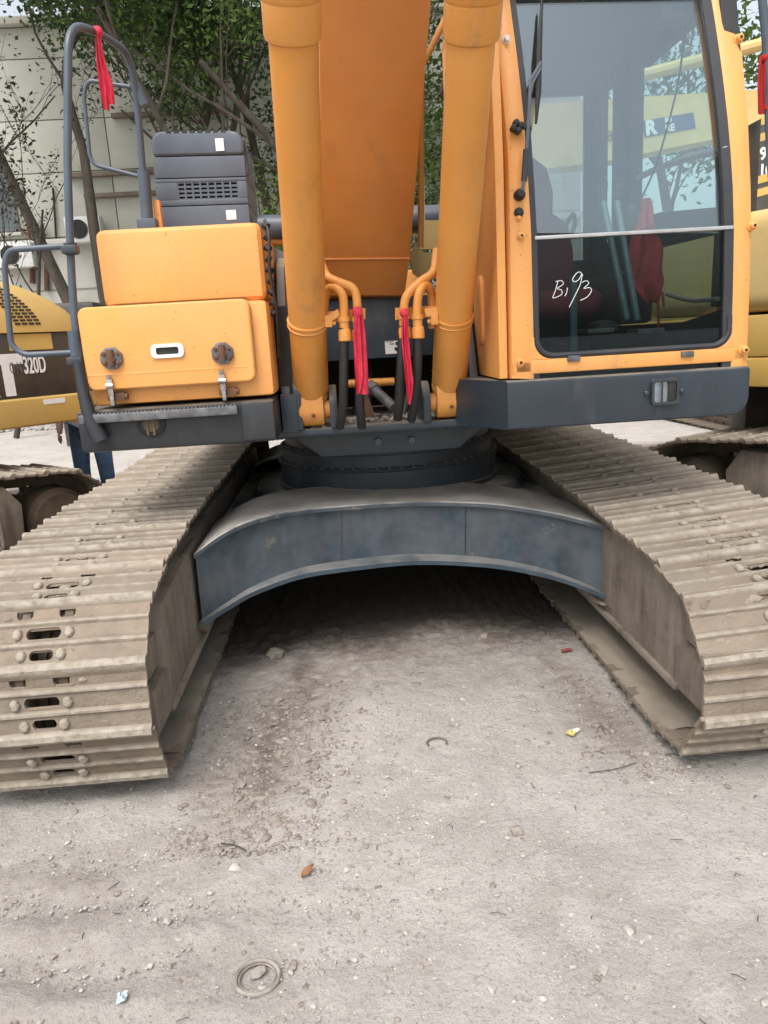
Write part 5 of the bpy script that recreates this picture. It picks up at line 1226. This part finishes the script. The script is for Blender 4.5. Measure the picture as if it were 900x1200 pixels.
def bush(label, x, y, h, wd, n, seed, leaf):
    rnd = random.Random(seed); root = thing('bush', label, 'bush', (x, y, 0), 0, 'bushes under the trees'); k_ = MB(); pts = []
    for i in range(n):
        a = rnd.uniform(0, 2*PI); r = wd*math.sqrt(rnd.random()); z = h*rnd.uniform(.12, 1)*(1-.35*(r/wd)**2)
        p = V(r*math.cos(a), r*math.sin(a)*.7, z); pts.append(p)
        if i % 4 == 0: k_.tube([V(p.x*.2, p.y*.2, 0), V(p.x*.7, p.y*.7, z*.6), p], .02, 5, radii=[.03, .02, .006])
    k_.build('stems', M['twig'], root)
    vs, fs = leaves(pts, 34, .13, .17, rnd); rawmesh('foliage', vs, fs, M[leaf], root)
bush('dense bush beside the left boom cylinder', -1.35, 11.2, 5.7, .75, 110, 51, 'leaf')
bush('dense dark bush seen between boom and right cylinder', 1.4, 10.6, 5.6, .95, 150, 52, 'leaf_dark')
bush('dense bush behind the dark plastic box', -2.9, 11.0, 4.6, .8, 110, 53, 'leaf')
bush('bush behind the cab at the right edge', 8.6, 10.4, 4.6, 1.2, 120, 54, 'leaf')

# ------------------------------------------------------------------ loose things on the ground
def gz(x, y): return -.006
def stones(name, spec, m, seed, zs=.55):
    rnd = random.Random(seed); vs, fs = [], []
    tb = bmesh.new(); bmesh.ops.create_icosphere(tb, subdivisions=1, radius=1); bv = [v.co.copy() for v in tb.verts]; bf = [[v.index for v in f.verts] for f in tb.faces]; tb.free()
    for x, y, s in spec(rnd):
        if -1.72 < y < 3 and rnd.random() < (y+1.72)*4: continue
        i = len(vs); a = rnd.uniform(0, 2*PI); ca, sa = math.cos(a), math.sin(a); ax_ = rnd.uniform(.7, 1.5)
        z = .016*noise.noise(V(x, y, 0)*1.1)+.010*noise.noise(V(x, y, 0)*3.3+V(7, 3, 1))-.012
        for v in bv:
            q = v*rnd.uniform(.7, 1.15); X, Y_, Z = q.x*s*ax_, q.y*s, q.z*s*zs; vs.append((x+X*ca-Y_*sa, y+X*sa+Y_*ca, z+Z+s*zs*.35))
        fs += [[i+j for j in f] for f in bf]
    o = rawmesh(name, vs, fs, m); return tag(o, kind='stuff')
def s1(r):
    for _ in range(16000):
        x, y = r.uniform(-1.5, 1.5), r.uniform(-3.6, -1.2)
        if noise.noise(V(x*2.3, y*2.3, 4)) < r.uniform(-.45, .25): continue
        yield x, y, min(.015, .0022*math.exp(abs(r.gauss(0, .62))))
def s2(r):
    for _ in range(5200):
        y = r.uniform(-2.7, -.8); x = -.55+.12*(y+1.7)+r.gauss(0, .17)
        if x < -.9: continue
        yield x, y, min(.022, .0026*math.exp(abs(r.gauss(0, .75))))
    for _ in range(1100):
        y = r.uniform(-2.5, -1.0); x = .78-.1*(y+2)+r.gauss(0, .10); yield x, y, min(.020, .003*math.exp(abs(r.gauss(0, .7))))
    for _ in range(1300):
        yield r.uniform(-1.4, -.1), r.uniform(-3.4, -2.55), min(.013, .0018*math.exp(abs(r.gauss(0, .7))))
    for _ in range(500):
        yield r.uniform(-1.4, 1.4), r.uniform(-3.5, -1.2), min(.014, .0025*math.exp(abs(r.gauss(0, .6))))
stones('gravel', s1, M['stone'], 61); stones('soil_clods', s2, M['clod'], 62, .5)
def s3(r):
    for _ in range(1500): yield r.uniform(-9, 3), r.uniform(12.4, 14.8), r.uniform(.04, .16)
stones('rubble', s3, M['stone'], 63)
lt = MB(); rnd = random.Random(70)
for _ in range(55):
    x, y = rnd.uniform(-1.2, 1.2), rnd.uniform(-3.5, -1.3); a = rnd.uniform(0, PI); l = rnd.uniform(.012, .05); d = V(math.cos(a), math.sin(a), 0)*l
    z = .016*noise.noise(V(x, y, 0)*1.1)+.010*noise.noise(V(x, y, 0)*3.3+V(7, 3, 1))-.004
    lt.tube([V(x, y, z), V(x, y, z+.004)+d*.5+V(rnd.uniform(-.006, .006), rnd.uniform(-.006, .006), 0), V(x, y, z)+d], .0014, 4)
tag(lt.build('twig_litter', M['twig']), kind='stuff')
def gp(px, py):
    p = at(px, py, 2, 0); p.z = .016*noise.noise(V(p.x, p.y, 0)*1.1)+.010*noise.noise(V(p.x, p.y, 0)*3.3+V(7, 3, 1))-.010; return p
p = gp(301, 1142)
r = thing('iron_ring', 'rusty flat iron ring with a loose tab, on the dirt in front', 'ring', p); r.rotation_euler = (.06, .05, .3)
k = MB(); k.tube([V(.055*math.cos(2*PI*i/36), .050*math.sin(2*PI*i/36), .006) for i in range(36)], .0055, 8, closed=True); k.tube([V(.046*math.cos(2*PI*i/36), .041*math.sin(2*PI*i/36), .004) for i in range(36)], .0025, 6, closed=True)
IR = mat('dirty_iron', (.20, .175, .15), (.33, .30, .265), sc=40, rough=.9, bump=.2); k.build('hoop', IR, r)
k = MB(); k.prism([(-.02, .0), (-.012, .022), (.01, .03), (.024, .026), (.024, .008), (.005, -.004)], 'z', .004, .009, .001); k.build('tab', IR, r)
p = gp(512, 869); k = MB(); k.tube([V(.038*math.cos(a_), .038*math.sin(a_), .006) for a_ in [-.35+3.9*i/24 for i in range(25)]], .0042, 7)
o = k.build('iron_ring', mat('half_buried_iron', (.20, .17, .14), (.12, .1, .08), sc=40, rough=.9), None, loc=p); tag(o, 'half buried grey ring open at one side in the middle of the dirt', 'ring')
p = gp(361, 1020)
k = MB(); k.loft([[V(t*.052-.026, s*.013*math.sin(PI*min(1, t+.04)), .006+.008*abs(s)+.006*t+dz) for s, dz in ((-1, 0), (0, 0), (1, 0), (1, -.001), (0, -.001), (-1, -.001))] for t in [i/8 for i in range(9)]])
o = k.build('leaf', mat('brown_leaf', (.30, .14, .06), (.22, .10, .05), sc=60, rough=.7), None, smooth=60, loc=p); o.rotation_euler = (.15, -.2, .75); tag(o, 'curled brown fallen leaf on the dirt left of centre', 'leaf')
p = gp(671, 856); r = thing('wrapper', 'crumpled yellow and white wrapper on the dirt before the right track', 'wrapper', p); r.rotation_euler = (0, 0, .5)
def crumple(w_, h_, seed, m, parent, x0=0, nm='foil', amp=.012):
    rn = random.Random(seed); n = 6; vs = [(x0+w_*(i/n-.5)+rn.gauss(0, .002), h_*(j/n-.5)+rn.gauss(0, .002), .008+amp*rn.random()) for j in range(n+1) for i in range(n+1)]
    fs = [(j*(n+1)+i, j*(n+1)+i+1, (j+1)*(n+1)+i+1, (j+1)*(n+1)+i) for j in range(n) for i in range(n)]; o_ = rawmesh(nm, vs, fs, m, parent); so = o_.modifiers.new('t', 'SOLIDIFY'); so.thickness = .0012; return o_
crumple(.032, .034, 1, mat('yellow_foil', (.60, .52, .14), (.5, .45, .2), sc=40, rough=.4), r, -.010, 'yellow_foil'); crumple(.030, .02, 2, M['white'], r, .018, 'white_foil')
p = gp(143, 1168); o = crumple(.024, .028, 3, mat('blue_plastic', (.28, .43, .52), (.42, .50, .54), rough=.4), None, 0, 'plastic_scrap'); o.location = p; tag(o, 'small pale blue plastic scrap on the dirt at the lower left', 'scrap')
p = gp(664, 763); o = crumple(.05, .03, 4, mat('red_scrap', (.30, .07, .06), rough=.8), None, 0, 'paper_scrap', .006); o.location = p; tag(o, 'small dull red scrap lying beside the right track', 'scrap')
def stone1(px, py, s, seed, label, m='stone', fl=.6):
    rn = random.Random(seed); tb = bmesh.new(); bmesh.ops.create_icosphere(tb, subdivisions=2, radius=s)
    for v in tb.verts: v.co *= 1+.5*noise.noise(v.co/s*1.3+V(seed, 0, 0)); v.co.z *= fl
    k_ = MB(); k_.merge(tb); o_ = k_.build('stone', M[m], None, smooth=40, loc=gp(px, py)+V(0, 0, s*fl*.3)); return tag(o_, label, 'stone', 'loose stones on the dirt')
stone1(406, 1015, .012, 1, 'small pale round stone right of the brown leaf')
stone1(275, 1016, .018, 2, 'grey stone left of the brown leaf')
stone1(606, 973, .022, 3, 'dark flat stone right of the centre of the dirt', 'clod')
stone1(322, 767, .045, 4, 'large brown soil lump under the arch at the left', 'clod')
stone1(566, 745, .028, 5, 'small lump of soil under the arch at the right', 'clod')
stone1(738, 1083, .016, 6, 'small grey stone at the lower right')
def stick(pts, r_, label):
    k_ = MB(); k_.tube(smooth_pts([gp(*q)+V(0, 0, .008) for q in pts]), r_, 6); return tag(k_.build('twig', M['twig']), label, 'twig', 'twigs on the dirt')
stick([(259, 989), (275, 991), (288, 997)], .0025, 'thin bent twig in front of the left track')
stick([(408, 747), (430, 745), (452, 741)], .003, 'thin dark twig in the shade under the arch')
stick([(690, 905), (720, 900), (746, 892)], .0018, 'thin twig before the right track')

# ------------------------------------------------------------------ sky is the world; nothing else emits
bpy.context.view_layer.update()
